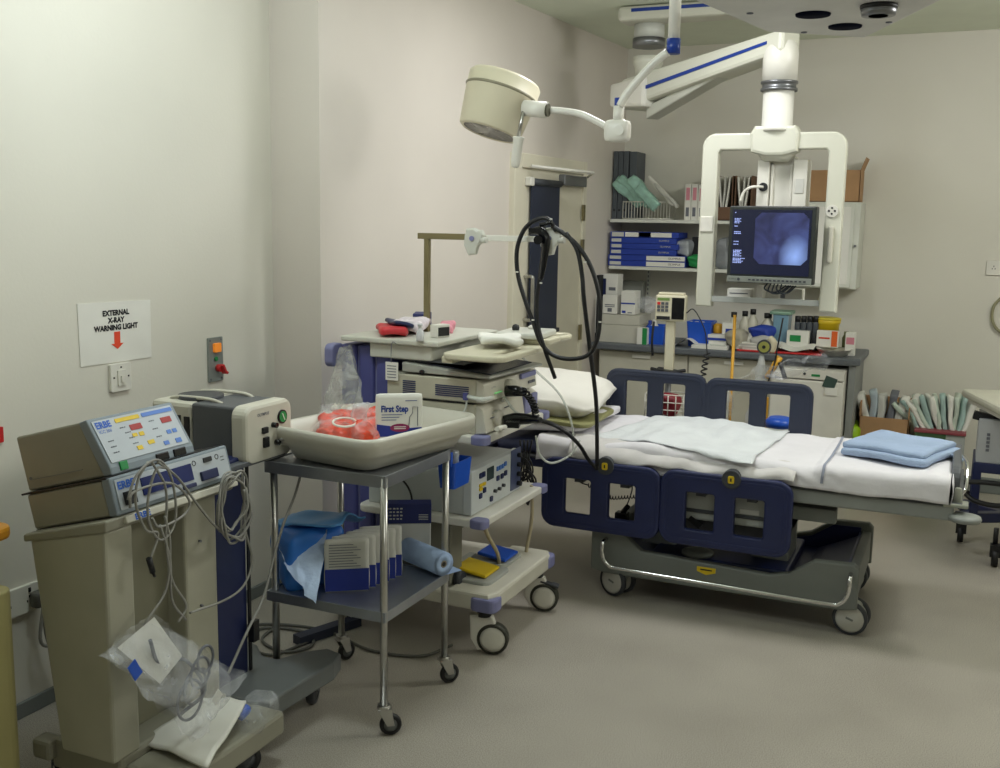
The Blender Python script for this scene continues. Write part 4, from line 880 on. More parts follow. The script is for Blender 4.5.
s = MB(bd); s.box(-2.02, -1.5, 4.30, 4.95, .545, .595); s.box(-2.07, -1.98, 4.28, 4.97, .55, .62); s.build('head_section', NAVY, bd, .015)
s = MB(bd); s.plate(rrect(4.36, 4.90, .60, .725, .05), [], .035, T_(.0, 0, 0) @ PLX, .008); s.build('foot_board', UGREY, bd)
s = MB(bd); s.tube([(.03, 4.34, .62), (.055, 4.33, .66), (.055, 4.42, .735), (.04, 4.55, .74)], .007, 8); s.build('foot_handle', CHROME, bd)
s = MB(bd); s.cyl((.03, 4.325, .60), (.03, 4.325, .66), .018, 16, r2=.012); s.box(-.02, .07, 4.28, 4.36, .588, .603); s.build('corner_post', mat('post grey', '#9a9d92', .4), bd, .004)
s = MB(bd); s.lathe((.062, 4.29, .535), [(.03, 0), (.055, .004), (.060, .014), (.055, .026), (.02, .03)], n=28); s.build('corner_bumper', BGREYL, bd)
def rail(x0, x1, z0, z1, y, near, mt):
    cx_ = (x0+x1)/2; w = (x1-x0); h = z1-z0
    tf = .24 if near else .14
    ho = [rrect(x0+w*.18, cx_-w*.065, z0+h*.18, z1-h*tf, .018)[::-1], rrect(cx_+w*.065, x1-w*.18, z0+h*.18, z1-h*tf, .018)[::-1]]
    if near:
        out = rrect(x0, x1, z0, z1, .055)
    else: out = rrect(x0, x1, z0, z1, .05)
    s = MB(bd); s.plate(out, ho, .032, T_(0, y, 0) @ PLY, .008)
    ob = s.build('side_rail', mt, bd)
    r_ = MB(bd); r_.plate(rrect(x0+.012, x1-.012, z0+.012, z1-.012, .045), [rrect(x0+.022, x1-.022, z0+.022, z1-.022, .038)[::-1]], .004, T_(0, y-.030, 0) @ PLY, .0015); r_.build('rail_ridge', mt, ob)
    if near:
        b = MB(bd); zc = z1-.004; kx = cx_+.025; b.plate([(kx+.036*math.cos(t), zc+.036*math.sin(t)) for t in [2*PI*i/24 for i in range(24)]], [], .04, T_(0, y+.001, 0) @ PLY, .004); b.build('latch_knob', DGREY, ob)
        b = MB(bd); b.plate(rrect(kx-.012, kx+.012, zc-.015, zc+.015, .006), [], .003, T_(0, y-.040, 0) @ PLY, .001); b.box(kx-.003, kx+.003, y-.0445, y-.0425, zc-.007, zc+.007, 1); b.build('latch_label', [YEL, INK], ob)
        for xx in (x0+w*.3, x1-w*.3):
            b = MB(bd); b.box(xx-.02, xx+.02, y, y+.05, z1-.10, z1-.04); b.build('rail_arm', DGREY, ob)
    else:
        for xx in (x0+w*.3, x1-w*.3):
            b = MB(bd); b.box(xx-.02, xx+.02, y-.03, y+.0, .54, z0+.05); b.build('rail_arm', DGREY, ob)
rail(-1.665, -1.135, .315, .615, 4.245, True, NAVY)
rail(-1.12, -.585, .315, .62, 4.245, True, NAVY)
rail(-1.625, -1.13, .63, .925, 5.0, False, NAVYD)
rail(-1.12, -.625, .62, .915, 5.0, False, NAVYD)

# mattress and linen
ZT = .70
def drape(u, v):
    # u along X from head to foot, v around the section: near hem -> top -> far hem
    X0, X1 = -1.72, 0.0
    x = X0+(X1-X0)*u
    hem = .60 if x > -.6 else .60-.015*math.sin((x+.6)*9)
    hem_n = hem+.004
    Yn, Yf = 4.262, 4.985
    top = ZT+.012*math.sin(x*5+1)*(.4 if x > -.5 else 1)
    L1, L2 = .09, Yf-Yn; T = L1*2+L2; d = v*T
    if d < L1: t = d/L1; p = Vector((x, Yn+.03*t*t*.4, hem_n+(top-.018-hem_n)*t))
    elif d < L1+L2:
        t = (d-L1)/L2; e_ = min(t, 1-t)*L2; rr = .03; z = top-(.018 if e_ <= 0 else .018*max(0, 1-e_/rr)**2); p = Vector((x, Yn+.012+(L2-.024)*t, z))
    else: t = (d-L1-L2)/L1; p = Vector((x, Yf, top-.018+(hem_n-top+.018)*t))
    k = .6+.9*max(0, min(1, (-.5-x)*3))
    wv = wob((p.x*1.2, p.y*1.0, p.z*2.5), 4.5, .014*k, 4)+wob(p, 14, .004*k, 2)
    if x > -1.0 and x < -.4 and p.z < top-.01: wv += Vector((0, -.008*math.sin(x*40+p.z*60), 0))
    p += Vector((wv.x*.3, -abs(wv.y)*.8 if v < .5 else abs(wv.y)*.5, wv.z))
    return p
mt_ = single('mattress', lambda m: m.soft((0, 0, .028), (1.90, .64, .052), .02, (20, 8, 2)), mat('navy mattress vinyl', '#40486a', .6), 'thin mattress under the white sheet on the bed', 'mattress', (-.99, 4.625, .606))
m = MB(); m.o = Vector((-.95, 4.6, ZT)); m.grid(drape, 150, 60)
# closed foot end
m.grid(lambda u, v: Vector((drape(1, .1+.8*u).x+.004+.006*math.sin(PI*v), drape(1, .1+.8*u).y, drape(1, .1+.8*u).z*(1-v)+.602*v)), 30, 5)
o = m.build('bed_sheet', SHEET); o.location = (-.95, 4.6, ZT); tag(o, 'creased white cotton sheet covering the bed mattress', 'sheet'); o.modifiers.new('s', 'SOLIDIFY').thickness = .003
def seamline(x, w):
    m = MB(); m.o = Vector((x, 4.6, ZT))
    def f(u, v):
        q_ = (x+w*(u-.5)+.012*math.sin(v*3)+1.72)/1.72; p = drape(q_, .03+.9*v); n_ = Vector((0, -.0045, .0035)) if v < .25 else Vector((0, 0, .005)); return p+n_
    m.grid(f, 2, 70); o = m.build('grey_hem_line', mat('sheet seam grey', '#8e93a3', .8)); o.location = (x, 4.6, ZT); return o
tag(seamline(-.475, .011), 'thin grey stripe across the sheet nearer the foot end', 'stripe')
# absorbent pad
m = MB(); m.o = Vector((-1.0, 4.6, ZT+.02))
def padf(u, v):
    a, b_, c, d = aZ(590, 437, ZT), aZ(752, 461, ZT), aZ(793, 428, ZT), aZ(655, 418, ZT)
    p = a.lerp(b_, u).lerp(d.lerp(c, u), v); k = drape((p.x+1.72)/1.72, (.09+(p.y-4.262))/.903)
    return Vector((p.x, p.y, max(k.z, ZT-.02)+.008))+Vector((0, 0, .0025*math.sin(u*40)+.002*math.sin(v*14)))+wob(p, 8, .004)*.6
m.grid(padf, 60, 40); o = m.build('absorbent_pad', PADM); o.location = (-1.0, 4.6, ZT+.02); tag(o, 'pale quilted absorbent pad laid across the middle of the bed', 'pad'); o.modifiers.new('s', 'SOLIDIFY').thickness = .004
# crumpled second sheet on the near side
m = MB(); m.o = Vector((-1.2, 4.27, .66))
def fold(u, v):
    x = -1.56+.98*u; z = .625+.085*(1-v)-.03*u*(1-v); y = 4.235+.05*(1-v)**2+(.06*(1-v)**3)
    p = Vector((x, y, z)); w_ = wob((x*2.2, z*3, 1), 5, .02, 8)+wob((x, 0, z), 16, .006, 2); return p+Vector((w_.x*.3, w_.y*.5-.004*math.sin(x*30+v*5), w_.z*.5))
m.grid(fold, 90, 14); o = m.build('drawsheet', mat('creamy sheet', '#cfccca', .85, bump=.25, bs=25)); o.location = (-1.2, 4.27, .66); tag(o, 'crumpled white drawsheet hanging over the near side above the rails', 'sheet'); o.modifiers.new('s', 'SOLIDIFY').thickness = .004
# pillow, olive pad, blanket
def pil(m):
    def dn(P, p):
        k = (1-abs(p[0])**3.0*.55)*(1-abs(p[1])**3.0*.55); return Vector((P.x*(1-.06*abs(p[1])**2), P.y*(1-.08*abs(p[0])**2), P.z*k))+wob(P, 6, .02)+wob(P, 15, .006)
    m.soft((0, 0, 0), (.50, .60, .17), .06, (22, 24, 8), (0, 0, 0), dn)
single('pillow', pil, PILLOWM, 'plump white pillow at the head end of the bed', 'pillow', (-1.77, 4.64, .845), (.06, .10, .1))
single('folded_wedge', lambda m: m.soft((0, 0, .02), (.46, .60, .045), .02, (12, 14, 3), (0, -.06, 0), lambda P, p: P+wob(P, 7, .008)), SHEET, 'flat white folded sheet beneath the pillow', 'sheet', (-1.76, 4.63, .705))
single('olive_pad', lambda m: m.plate(rrect(-.20, .22, -.28, .20, .05), [], .02, PLZ, .006), OLIVE, 'thin olive pad sticking out between pillow and sheet', 'pad', (-1.74, 4.60, .752), (0, .06, .05))
bk = thing('folded_blanket', 'folded light blue blanket lying on the foot end of the bed', 'blanket', (-.21, 4.64, ZT+.004), (0, 0, -.35))
for i, (dx, dy, hgt, ox, oy) in enumerate(((.36, .40, .034, .01, 0), (.345, .38, .032, -.003, .01))):
    s = MB(); s.soft((ox, oy, .018+.024*i), (dx, dy, hgt), .016, (20, 22, 4), (0, 0, .02*i), lambda P, p: P+wob(P, 7, .008, 0)+wob(P, 22, .003, i)); s.build('fold', BLANK, bk)
s = MB(); s.soft((.16, .10, .02), (.12, .12, .02), .01, (10, 10, 3), (0, .2, .6), lambda P, p: P+wob(P, 14, .02)); s.build('loose_corner', BLANK, bk)
# things under the bed
hs = thing('coiled_handset_lead', 'black coiled lead hanging under the bed seen through the left rail', 'cable', (-1.4, 4.45, .5))
s = MB(hs); H_ = []
A0, A1, A2 = aY(588, 485, 4.5), aY(612, 498, 4.5), aY(645, 496, 4.5)
for i in range(140):
    t = i/139; c = A0.lerp(A1, t*2) if t < .5 else A1.lerp(A2, t*2-1); a = t*2*PI*22; H_.append(c+Vector((0, .008*math.cos(a), .008*math.sin(a))))
s.tube(H_, .0028, 5, raw=True); s.tube([aY(575, 474, 4.5), aY(580, 482, 4.5), A0], .003, 6); s.tube([aY(631, 480, 4.5), aY(632, 490, 4.5), aY(627, 505, 4.5), aY(622, 515, 4.5)], .003, 6); s.build('coil', BLACK, hs)
s = MB(hs); k = aY(622, 517, 4.5); s.cb(k, (.06, .05, .05)); s.cyl(k+Vector((.0, 0, .02)), k+Vector((.03, 0, .06)), .012, 10); s.build('handset', BLKG, hs, .006)
single('grey_motor_cover', lambda m: m.soft((0, 0, 0), (.10, .12, .16), .03, (6, 6, 6)), mat('cover grey', '#8d8f8a', .5), 'rounded grey cover under the head end of the bed', 'cover', (-1.29, 4.62, .36))
single('tube_clip', lambda m: m.tube([(-.05, 0, -.05), (-.02, 0, .0), (-.04, 0, .04), (0, 0, .06)], .012, 8).cb((.03, 0, -.03), (.06, .04, .025), (0, .6, 0)), BLACK, 'black lever mechanism seen through the right near rail', 'lever', (-1.02, 4.31, .42))

# ------------------------------------------------------------------ worktop and what stands on it (rear wall)
CZ = .872; CYF = 6.55
WL = wx(6.55)
wt = single('worktop', lambda m: m.plate([(-.86, -.3), (.79, -.3), (.83, -.27), (.83, .29), (-.86, .29)], [], .045, PLZ, .01), COUNT, 'long dark grey speckled worktop along the rear wall', 'worktop', (-1.395, 6.85, CZ-.045))
wt.name = 'worktop'
cbn = thing('base_cabinet', 'pale base cabinet run under the grey worktop left of the fridge', 'cabinet', (-1.6, 6.85, 0))
s = MB(cbn); s.box(-2.23, -1.0, 6.62, 7.13, 0, .824); s.build('carcass', mat('cabinet cream', '#c3c0b0', .5), cbn, .002)
for i in range(2):
    s = MB(cbn); s.box(-2.22+.61*i, -1.62+.61*i, 6.60, 6.618, .1, .815); dd = s.build('door', mat('cabinet cream', '#c3c0b0', .5), cbn, .003)
    h = MB(cbn); h.cb((-1.93+.61*i, 6.594, .79), (.12, .012, .02)); h.build('label_holder', PAPER, dd)
ep = single('end_panel', lambda m: m.box(-.02, .02, -.28, .27, 0, .824), mat('grey end panel', '#8a8d8b', .5), 'grey end panel carrying the right end of the worktop', 'panel', (-.60, 6.86, 0), bev=.002)
fd = thing('small_fridge', 'white under-counter fridge below the right end of the worktop', 'fridge', (-.83, 6.8, 0))
s = MB(fd); s.box(-1.06, -.63, 6.50, 7.05, .02, .80); s.build('cabinet', WHITE, fd, .006)
s = MB(fd); s.box(-1.06, -.63, 6.455, 6.50, .04, .735); dr = s.build('door', WHITE, fd, .008)
s = MB(fd); s.box(-1.06, -.63, 6.453, 6.50, .742, .80); cp = s.build('control_panel', WHITE, fd, .005)
s = MB(fd); s.cyl((-.86, 6.452, .775), (-.86, 6.447, .775), .008, 12); s.build('knob', DGREY, cp)
s = MB(fd); s.box(-.82, -.77, 6.4505, 6.453, .762, .775); s.build('green_badge', GREEN, cp)
s = MB(fd); s.cb((-.71, 6.452, .73), (.07, .004, .07), (0, .3, 0)); s.build('thermometer', mat('thermometer green', '#41544e', .3), fd)
s = MB(fd); s.box(-.735, -.665, 6.446, 6.453, .655, .70); s.build('white_note', PAPER, fd)
def bxs(name, label, c, x, y, z, dx, dy, h, rz=0, col=PAPER, extra=None, group=None, bev=.002):
    """carton with an optional list of coloured panels on its front (x0,x1,z0,z1 as fractions, material)"""
    t = thing(name, label, c, (x, y, z), (0, 0, rz), group)
    s = MB(); s.box(-dx/2, dx/2, -dy/2, dy/2, 0, h); s.build('carton', col, t, bev)
    for e_ in (extra or []):
        if e_[0] == 'T': 
            s = MB(); s.text(e_[1], e_[2], T_(-dx/2+e_[3]*dx, -dy/2-.0022, e_[4]*h) @ PLY); s.build('lettering', e_[5], t)
        else:
            s = MB(); s.box(-dx/2+e_[0]*dx, -dx/2+e_[1]*dx, -dy/2-.0015, -dy/2+.001, e_[2]*h, e_[3]*h); s.build('printed_panel', e_[4], t)
    return t
def P(x, y, Y): return aY(x, y, Y)
# left end: two flat cartons, three upright boxes
Y1 = 6.70
k = P(620, 334, 6.62)
def flat(name, label, x0, x1, ytop, ybot, Y, dy, col, ex=None, c='box', rz=0):
    a = P(x0, ybot, Y); b_ = P(x1, ybot, Y); t = P((x0+x1)/2, ytop, Y)
    return bxs(name, label, c, (a.x+b_.x)/2, Y+dy/2, 0, b_.x-a.x, dy, 1, rz, col, ex), (a.z+b_.z)/2, t.z-(a.z+b_.z)/2
def put(name, label, x0, x1, ytop, Y, dy, z, col, ex=None, c='box', rz=0, h=None):
    """box on a support of height z whose front spans pixels x0..x1 at depth Y"""
    a = P(x0, 330, Y); b_ = P(x1, 330, Y); t = P((x0+x1)/2, ytop, Y)
    return bxs(name, label, c, (a.x+b_.x)/2, Y+dy/2, z, b_.x-a.x, dy, h or max(.01, t.z-z), rz, col, ex)
put('flat_carton', 'lower of two flat grey-white cartons at the left end of worktop', 599, 640, 325, 6.60, .30, CZ, mat('carton grey white', '#c3c1b4', .6))
zA = P(620, 325, 6.60).z
put('flat_carton', 'upper of two flat grey-white cartons at the left end of worktop', 601, 639, 315, 6.60, .28, zA+.002, mat('carton grey white', '#c3c1b4', .6))
zB = P(620, 315, 6.60).z+.004
put('upright_carton', 'small white carton with sloping top and grey print, on the flat cartons', 602, 616, 295, 6.62, .09, zB, PAPER, [(.15, .85, .45, .5, INKG), (.15, .85, .36, .4, INKG), (.35, .65, .1, .3, INKG)])
put('upright_carton', 'open white carton with a blue band, on the flat cartons', 620, 634, 291, 6.62, .12, zB, PAPER, [(0, 1, .44, .5, CBLUE), (.1, .35, .06, .16, CBLUE), (.5, .8, .06, .1, INKG)])
put('tall_carton', 'tall white carton with navy square behind the small cartons', 597, 616, 274, 6.80, .12, CZ, PAPER, [(.1, .4, .66, .93, NAVY), (.55, .9, .75, .8, INKG)])
put('black_folder', 'black and white folder leaning at the far left end of worktop', 592, 598, 275, 6.72, .2, CZ, INK, [(.3, .6, .1, .9, PAPER)], 'folder')
single('clear_film_wrap', lambda m: m.soft((0, 0, .05), (.2, .12, .09), .03, (10, 8, 6), (0, .1, 0), lambda P, p: P+wob(P, 12, .03)), CLEAR, 'crinkled clear wrap lying on the flat cartons', 'wrap', P(645, 312, 6.72))
put('green_white_carton', 'tiny white and green carton beside the flat cartons', 637, 647, 328, 6.58, .06, CZ, PAPER, [(.55, 1, 0, 1, GREEN)])
def crate(name, label, x0, x1, ytop, Y, dy, z, col, h=None):
    a = P(x0, 330, Y); b_ = P(x1, 330, Y); t = P((x0+x1)/2, ytop, Y); h = h or t.z-z; dx = b_.x-a.x
    T = thing(name, label, 'tray', ((a.x+b_.x)/2, Y+dy/2, z))
    s = MB(); lv = [(dx/2*.85, dy/2*.85, .01, 0), (dx/2, dy/2, .012, h), (dx/2-.006, dy/2-.006, .01, h), (dx/2*.85-.005, dy/2*.85-.005, .008, .008)]
    v, f = ring_surf(lv, 0, 0, 3); s.add(v, f, 0); kk = len(v)//4; s.f.append(list(reversed(range(kk)))); s.m.append(0); s.s.append(False); s.build('tray_shell', col, T); return T
crate('blue_tray', 'small blue open storage tray left behind the vital signs monitor', 647, 664, 326, 6.62, .16, CZ, BLUE)
crate('blue_tray', 'wide blue open storage tray right behind the vital signs monitor', 686, 711, 322, 6.66, .18, CZ, BLUE)
single('navy_bottle', lambda m: m.lathe((0, 0, 0), [(.03, 0), (.032, .09), (.012, .12), (.012, .14)], n=16), CBLUE, 'blue bottle with dark cap in the left blue tray', 'bottle', (P(650, 325, 6.7).x, 6.70, CZ+.01))
single('white_bottle', lambda m: m.lathe((0, 0, 0), [(.024, 0), (.025, .11), (.012, .13), (.012, .15)], n=16), WHITE, 'slim white bottle standing in the left blue tray', 'bottle', (P(655, 325, 6.7).x, 6.69, CZ+.01))
for i, px in enumerate((691, 697, 703)):
    single('syringe_packet', lambda m: m.soft((0, 0, .055), (.035, .02, .10), .008, (4, 3, 6), (.15, 0, .2), lambda P, p: P+wob(P, 20, .008)), PAPER2, ('left', 'middle', 'right')[i]+' of three small packets standing in the wide blue tray', 'packet', (P(px, 325, 6.75).x, 6.74, CZ+.05), group='packets in the wide blue tray')
put('paper_pile', 'white paper pile lying at the front of worktop below the blue tray', 692, 728, 330, 6.56, .2, CZ, PAPER, c='papers', h=.022)
single('curled_paper', lambda m: m.grid(lambda u, v: Vector((-.1+.2*u, -.08+.16*v, .004+.05*math.sin(PI*u)**2)), 14, 6), PAPER, 'curled white sheet standing up beside the paper pile', 'paper', (P(690, 330, 6.66).x, 6.66, CZ))
put('striped_carton', 'lower white and green carton left of the bottles', 709, 727, 326, 6.64, .1, CZ, PAPER, [(.1, .9, .3, .5, GREEN)], h=.045)
put('striped_carton', 'upper white and navy carton left of the bottles', 708, 727, 320, 6.64, .1, CZ+.047, PAPER, [(0, 1, .1, .5, CBLUE)], h=.04)
put('white_carton', 'white carton with orange top item standing on the striped cartons', 722, 734, 309, 6.68, .09, CZ+.089, PAPER, [(.3, 1, .05, .5, CBLUE)], h=.075)
single('orange_pot', lambda m: m.lathe((0, 0, 0), [(.03, 0), (.034, .01), (.034, .05), (.02, .062)], n=18), YELD, 'round amber pot standing left of the white carton', 'pot', (P(718, 320, 6.72).x, 6.74, CZ+.089))
def bottle(px, top, Y, r, body, cap, label, ang=0, z=CZ):
    c = P(px, 335, Y); h = P(px, top, Y).z-z
    t = thing('bottle', label, 'bottle', (c.x, Y, z), (0, ang, 0))
    s = MB(); s.lathe((0, 0, 0), [(r*.95, 0), (r, .006), (r, h*.68), (r*.45, h*.82), (r*.42, h*.88)], n=20); s.build('body', body, t)
    s = MB(); s.lathe((0, 0, h*.86), [(r*.55, 0), (r*.55, h*.14)], n=16); s.build('cap', cap, t)
    return t
MILK = mat('milky bottle', '#c7c4b4', .35)
bottle(733, 312, 6.80, .034, MILK, BLACK, 'short milky bottle with black cap, leftmost of the rear bottles')
bottle(744, 311, 6.84, .034, MILK, BLACK, 'milky bottle with black cap, second of the rear bottles')
bottle(752, 309, 6.84, .034, MILK, BLACK, 'milky bottle with black cap, third of the rear bottles')
bottle(767, 313, 6.80, .045, MILK, BLACK, 'wide milky bottle with black cap, rightmost of the rear bottles')
tb_ = bottle(743, 318, 6.68, .04, WHITE, BLACK, 'white bottle tilted to the right in front of the bottle row', .7)
single('blue_wrap', lambda m: m.soft((0, 0, .05), (.15, .10, .09), .03, (10, 8, 6), (0, 0, 0), lambda P, p: P+wob(P, 12, .03)), CBLUE, 'crumpled cobalt blue wrap in front of the wide bottle', 'wrap', (P(762, 325, 6.66).x, 6.66, CZ+.06))
single('beige_bag', lambda m: m.soft((0, 0, .06), (.14, .12, .12), .04, (10, 8, 8), (0, 0, 0), lambda P, p: P+wob(P, 10, .03)), mat('beige bag', '#a9a493', .6, bump=.3), 'crumpled beige bag in front of the leftmost bottles', 'bag', (P(737, 330, 6.64).x, 6.64, CZ))
single('white_bag', lambda m: m.soft((0, 0, .045), (.15, .11, .10), .035, (10, 8, 6), (0, 0, 0), lambda P, p: P+wob(P, 11, .025)), mat('white bag', '#b8b7b2', .6, bump=.3), 'crumpled white bag under the blue wrap', 'bag', (P(763, 333, 6.62).x, 6.61, CZ))
crate('clear_tub', 'translucent blue tub standing behind the green striped carton', 772, 788, 315, 6.74, .16, CZ, mat('tub blue', '#7fa3b8', .25))
single('tub_lid', lambda m: m.plate(rrect(-.065, .065, -.085, .085, .015), [], .02, PLZ, .004), mat('tub lid green', '#7fa08c', .35), 'pale green lid closing the translucent blue tub', 'lid', (P(780, 325, 6.74).x, 6.82, P(780, 315, 6.74).z+.002))
for i, px in enumerate((797, 803, 809, 815)):
    c = P(px, 335, 6.78); h = P(px, 316, 6.78).z-CZ
    t = thing('dark_jar', ('leftmost', 'second', 'third', 'rightmost')[i]+' of four slim dark jars with black caps on the worktop', 'jar', (c.x, 6.78, CZ), group='slim dark jars on the worktop')
    s = MB(); s.lathe((0, 0, 0), [(.018, 0), (.019, h*.8), (.016, h*.85)], n=14); s.build('body', mat('dark jar glass', '#4c5157', .15), t)
    s = MB(); s.cyl((0, 0, h*.84), (0, 0, h), .018, 14); s.build('cap', BLACK, t)
put('green_carton', 'white carton with a green label in front of the dark jars', 787, 809, 331, 6.70, .07, CZ, PAPER, [(.15, .65, .5, .8, GREEN)])
for i in range(5):
    a = P(742, 345, 6.60); b_ = P(775, 345, 6.60)
    single('magazine', lambda m: m.cb((0, 0, .004), (.24, .18, .008), (0, 0, 0)), [PAPER, PAPER2][i % 2], ('bottom', 'second', 'middle', 'fourth', 'top')[i]+' booklet of the white stack beside the red folder', 'booklet', ((a.x+b_.x)/2+.006*i-.01, 6.66, CZ+.012+.0095*i), (0, 0, .05*i-.1), group='white booklets stacked on the worktop')
single('red_folder', lambda m: m.plate(rrect(-.26, .25, -.06, .10, .01), [], .012, PLZ, .003), RED, 'flat red folder under the white papers near worktop edge', 'folder', (P(780, 345, 6.6).x, 6.63, CZ+.001), (0, -.0, .04))
single('open_papers', lambda m: m.grid(lambda u, v: Vector((-.20+.33*u, -.065+.15*v, .014+.022*math.sin(5*u)**2+.02*v)), 14, 6), PAPER, 'loose white sheets lying on the red folder', 'papers', (P(793, 345, 6.62).x, 6.64, CZ+.004))
yb = thing('yellow_tub', 'round yellow sharps tub near the right end of the worktop', 'tub', (P(826, 330, 6.85).x, 6.85, CZ))
s = MB(); hh = P(826, 319, 6.85).z-CZ; s.lathe((0, 0, 0), [(.068, 0), (.08, hh*.86), (.086, hh*.88), (.088, hh)], n=28); s.build('tub_body', YEL, yb)
s = MB(); s.lathe((0, 0, hh), [(.09, 0), (.09, .008), (.07, .012)], n=28); s.build('lid', mat('yellow lid', '#d6c43a', .35), yb)
kd = thing('kidney_dish', 'shallow round white dish at the front right of the worktop', 'dish', (P(834, 348, 6.66).x, 6.67, CZ))
s = MB(); s.lathe((0, 0, 0), [(.075, 0), (.105, .04), (.11, .042), (.10, .04), (.07, .006)], n=28); s.build('dish_shell', WHITE, kd)
put('orange_label_box', 'white box with orange end standing in the shallow dish', 817, 839, 331, 6.70, .05, CZ+.045, PAPER, [(.68, .95, .05, 1, ORG), (.1, .6, .5, .6, ORG2)])
put('pink_box', 'small white and pink box right of the yellow tub', 846, 856, 333, 6.70, .06, CZ+.0, PAPER, [(.1, .9, .5, .8, mat('pink print', '#d58a98', .4))])
single('small_jar', lambda m: m.lathe((0, 0, 0), [(.022, 0), (.024, .10), (.014, .12), (.014, .14)], n=16), mat('brown green jar', '#6f7450', .2), 'small olive glass jar behind the pink box', 'jar', (P(847, 330, 6.82).x, 6.80, CZ))

# ------------------------------------------------------------------ wall shelves
zs1 = P(650, 219.5, 6.85).z; zs2 = P(650, 267, 6.85).z
zs3 = 1.14
s1 = single('wall_shelf', lambda m: m.box(-.66, .66, -.15, .15, -.022, 0), SHEL, 'upper white wall shelf loaded with files and boxes', 'shelf', (-1.60, 7.0, zs1), bev=.002)
s2 = single('wall_shelf', lambda m: m.box(-.64, .60, -.15, .15, -.022, 0), SHEL, 'lower white wall shelf holding the stacked blue boxes', 'shelf', (-1.62, 7.0, zs2), bev=.002)
for i, x in enumerate((-2.06, -1.62)):
    s = MB(); 
    single('shelf_rail', lambda m: [m.box(-.012, .012, -.01, 0, -.2, 0)]+[m.box(-.004, .004, -.0115, -.0098, -.18+.03*j, -.165+.03*j, 1) for j in range(6)], [SHEL, INKG], ('left', 'right')[i]+' slotted wall rail between lower shelf and worktop', 'shelf rail', (x, 7.15, zs2-.025))
# upper shelf
Ys = 6.88
def ups(name, label, x0, x1, ytop, col, ex=None, Y=Ys, dy=.2, z=None, c='box', tilt=0):
    z = zs1+.001 if z is None else z
    t = put(name, label, x0, x1, ytop, Y, dy, z, col, ex, c); t.rotation_euler = (0, tilt, 0); return t
for i, (x0, x1) in enumerate(((615.5, 620), (620.5, 625), (625.5, 630.5), (631.5, 638.5))):
    a = P(x0, 200, 7.0); b_ = P(x1, 200, 7.0); h = P(620, 152, 7.0).z-zs1
    if i == 3: h *= .99
    t = thing('magazine_file', ('leftmost', 'second', 'third', 'rightmost')[i]+' of four tall slate grey files on the upper shelf', 'file', ((a.x+b_.x)/2, 7.03, zs1+.001), group='slate grey files on the upper shelf')
    s = MB(); dx = b_.x-a.x; s.prism([(-dx/2, 0), (dx/2, 0), (dx/2, h), (-dx/2, h-.0)], .2, T_(0, .1, 0) @ PLY); s.build('file_body', mat('slate file', '#50565c', .5), t, .002)
    s = MB(); s.cyl((0, -.101, .06), (0, -.103, .06), min(.008, dx*.35), 12); s.build('finger_hole', BLACK, t)
bk_ = thing('wire_basket', 'white wire basket of wrapped packs on the upper shelf', 'basket', (P(647, 210, 6.9).x, 6.95, zs1+.001))
bw = (P(671, 210, 6.86).x-P(624, 210, 6.86).x)/2; bh = P(647, 202, 6.86).z-zs1
s = MB(); n_ = 16
for z in (.004, bh):
    for a, b_ in (((-bw, -.07), (bw, -.07)), ((bw, -.07), (bw, .07)), ((bw, .07), (-bw, .07)), ((-bw, .07), (-bw, -.07))): s.tube([(a[0], a[1], z), (b_[0], b_[1], z)], .004, 5, raw=True)
for i in range(n_+1):
    x = -bw+2*bw*i/n_
    for y in (-.07, .07): s.tube([(x, y, 0), (x, y, bh)], .0025, 4, raw=True)
s.box(-bw, bw, -.07, .07, 0, .003); s.build('wire_frame', WHITE, bk_)
for i, (px0, py0, px1, py1, w_, m_) in enumerate(((618, 180, 640, 206, .075, TEAL), (622, 178, 650, 207, .055, TEAL), (632, 178, 655, 205, .075, TEAL), (640, 188, 658, 208, .075, TEAL), (651, 178, 675, 205, .025, PAPER), (656, 184, 678, 208, .02, PAPER2))):
    a = P(px0, py0, 6.97-.015*i); b_ = P(px1, py1, 6.93-.015*i); d = a-b_; L_ = d.length; ang = math.atan2(d.x, d.z)
    nm = ('leftmost teal wrapped pack', 'second teal wrapped pack', 'third teal wrapped pack', 'rightmost teal wrapped pack', 'left white flat pack', 'right white flat pack')[i]
    single('wrapped_pack', lambda m: m.soft((0, 0, L_/2), (w_, .06, L_), .012, (5, 5, 10), (0, 0, 0), lambda P, p: P+wob(P, 12, .014, i)), m_, nm+' leaning in the white wire basket', 'pack', b_, (0, ang, 0))
for i, (x0, x1, yt) in enumerate(((679, 685, 184), (685.5, 691.5, 184), (692, 699, 185))):
    ups('printed_carton', ('left', 'middle', 'right')[i]+' of three narrow white cartons with pink print on upper shelf', x0, x1, yt, PAPER, [(.2, .8, .55, .9, mat('pink print', '#d58a98', .4)), (.25, .75, .1, .35, INKG)])
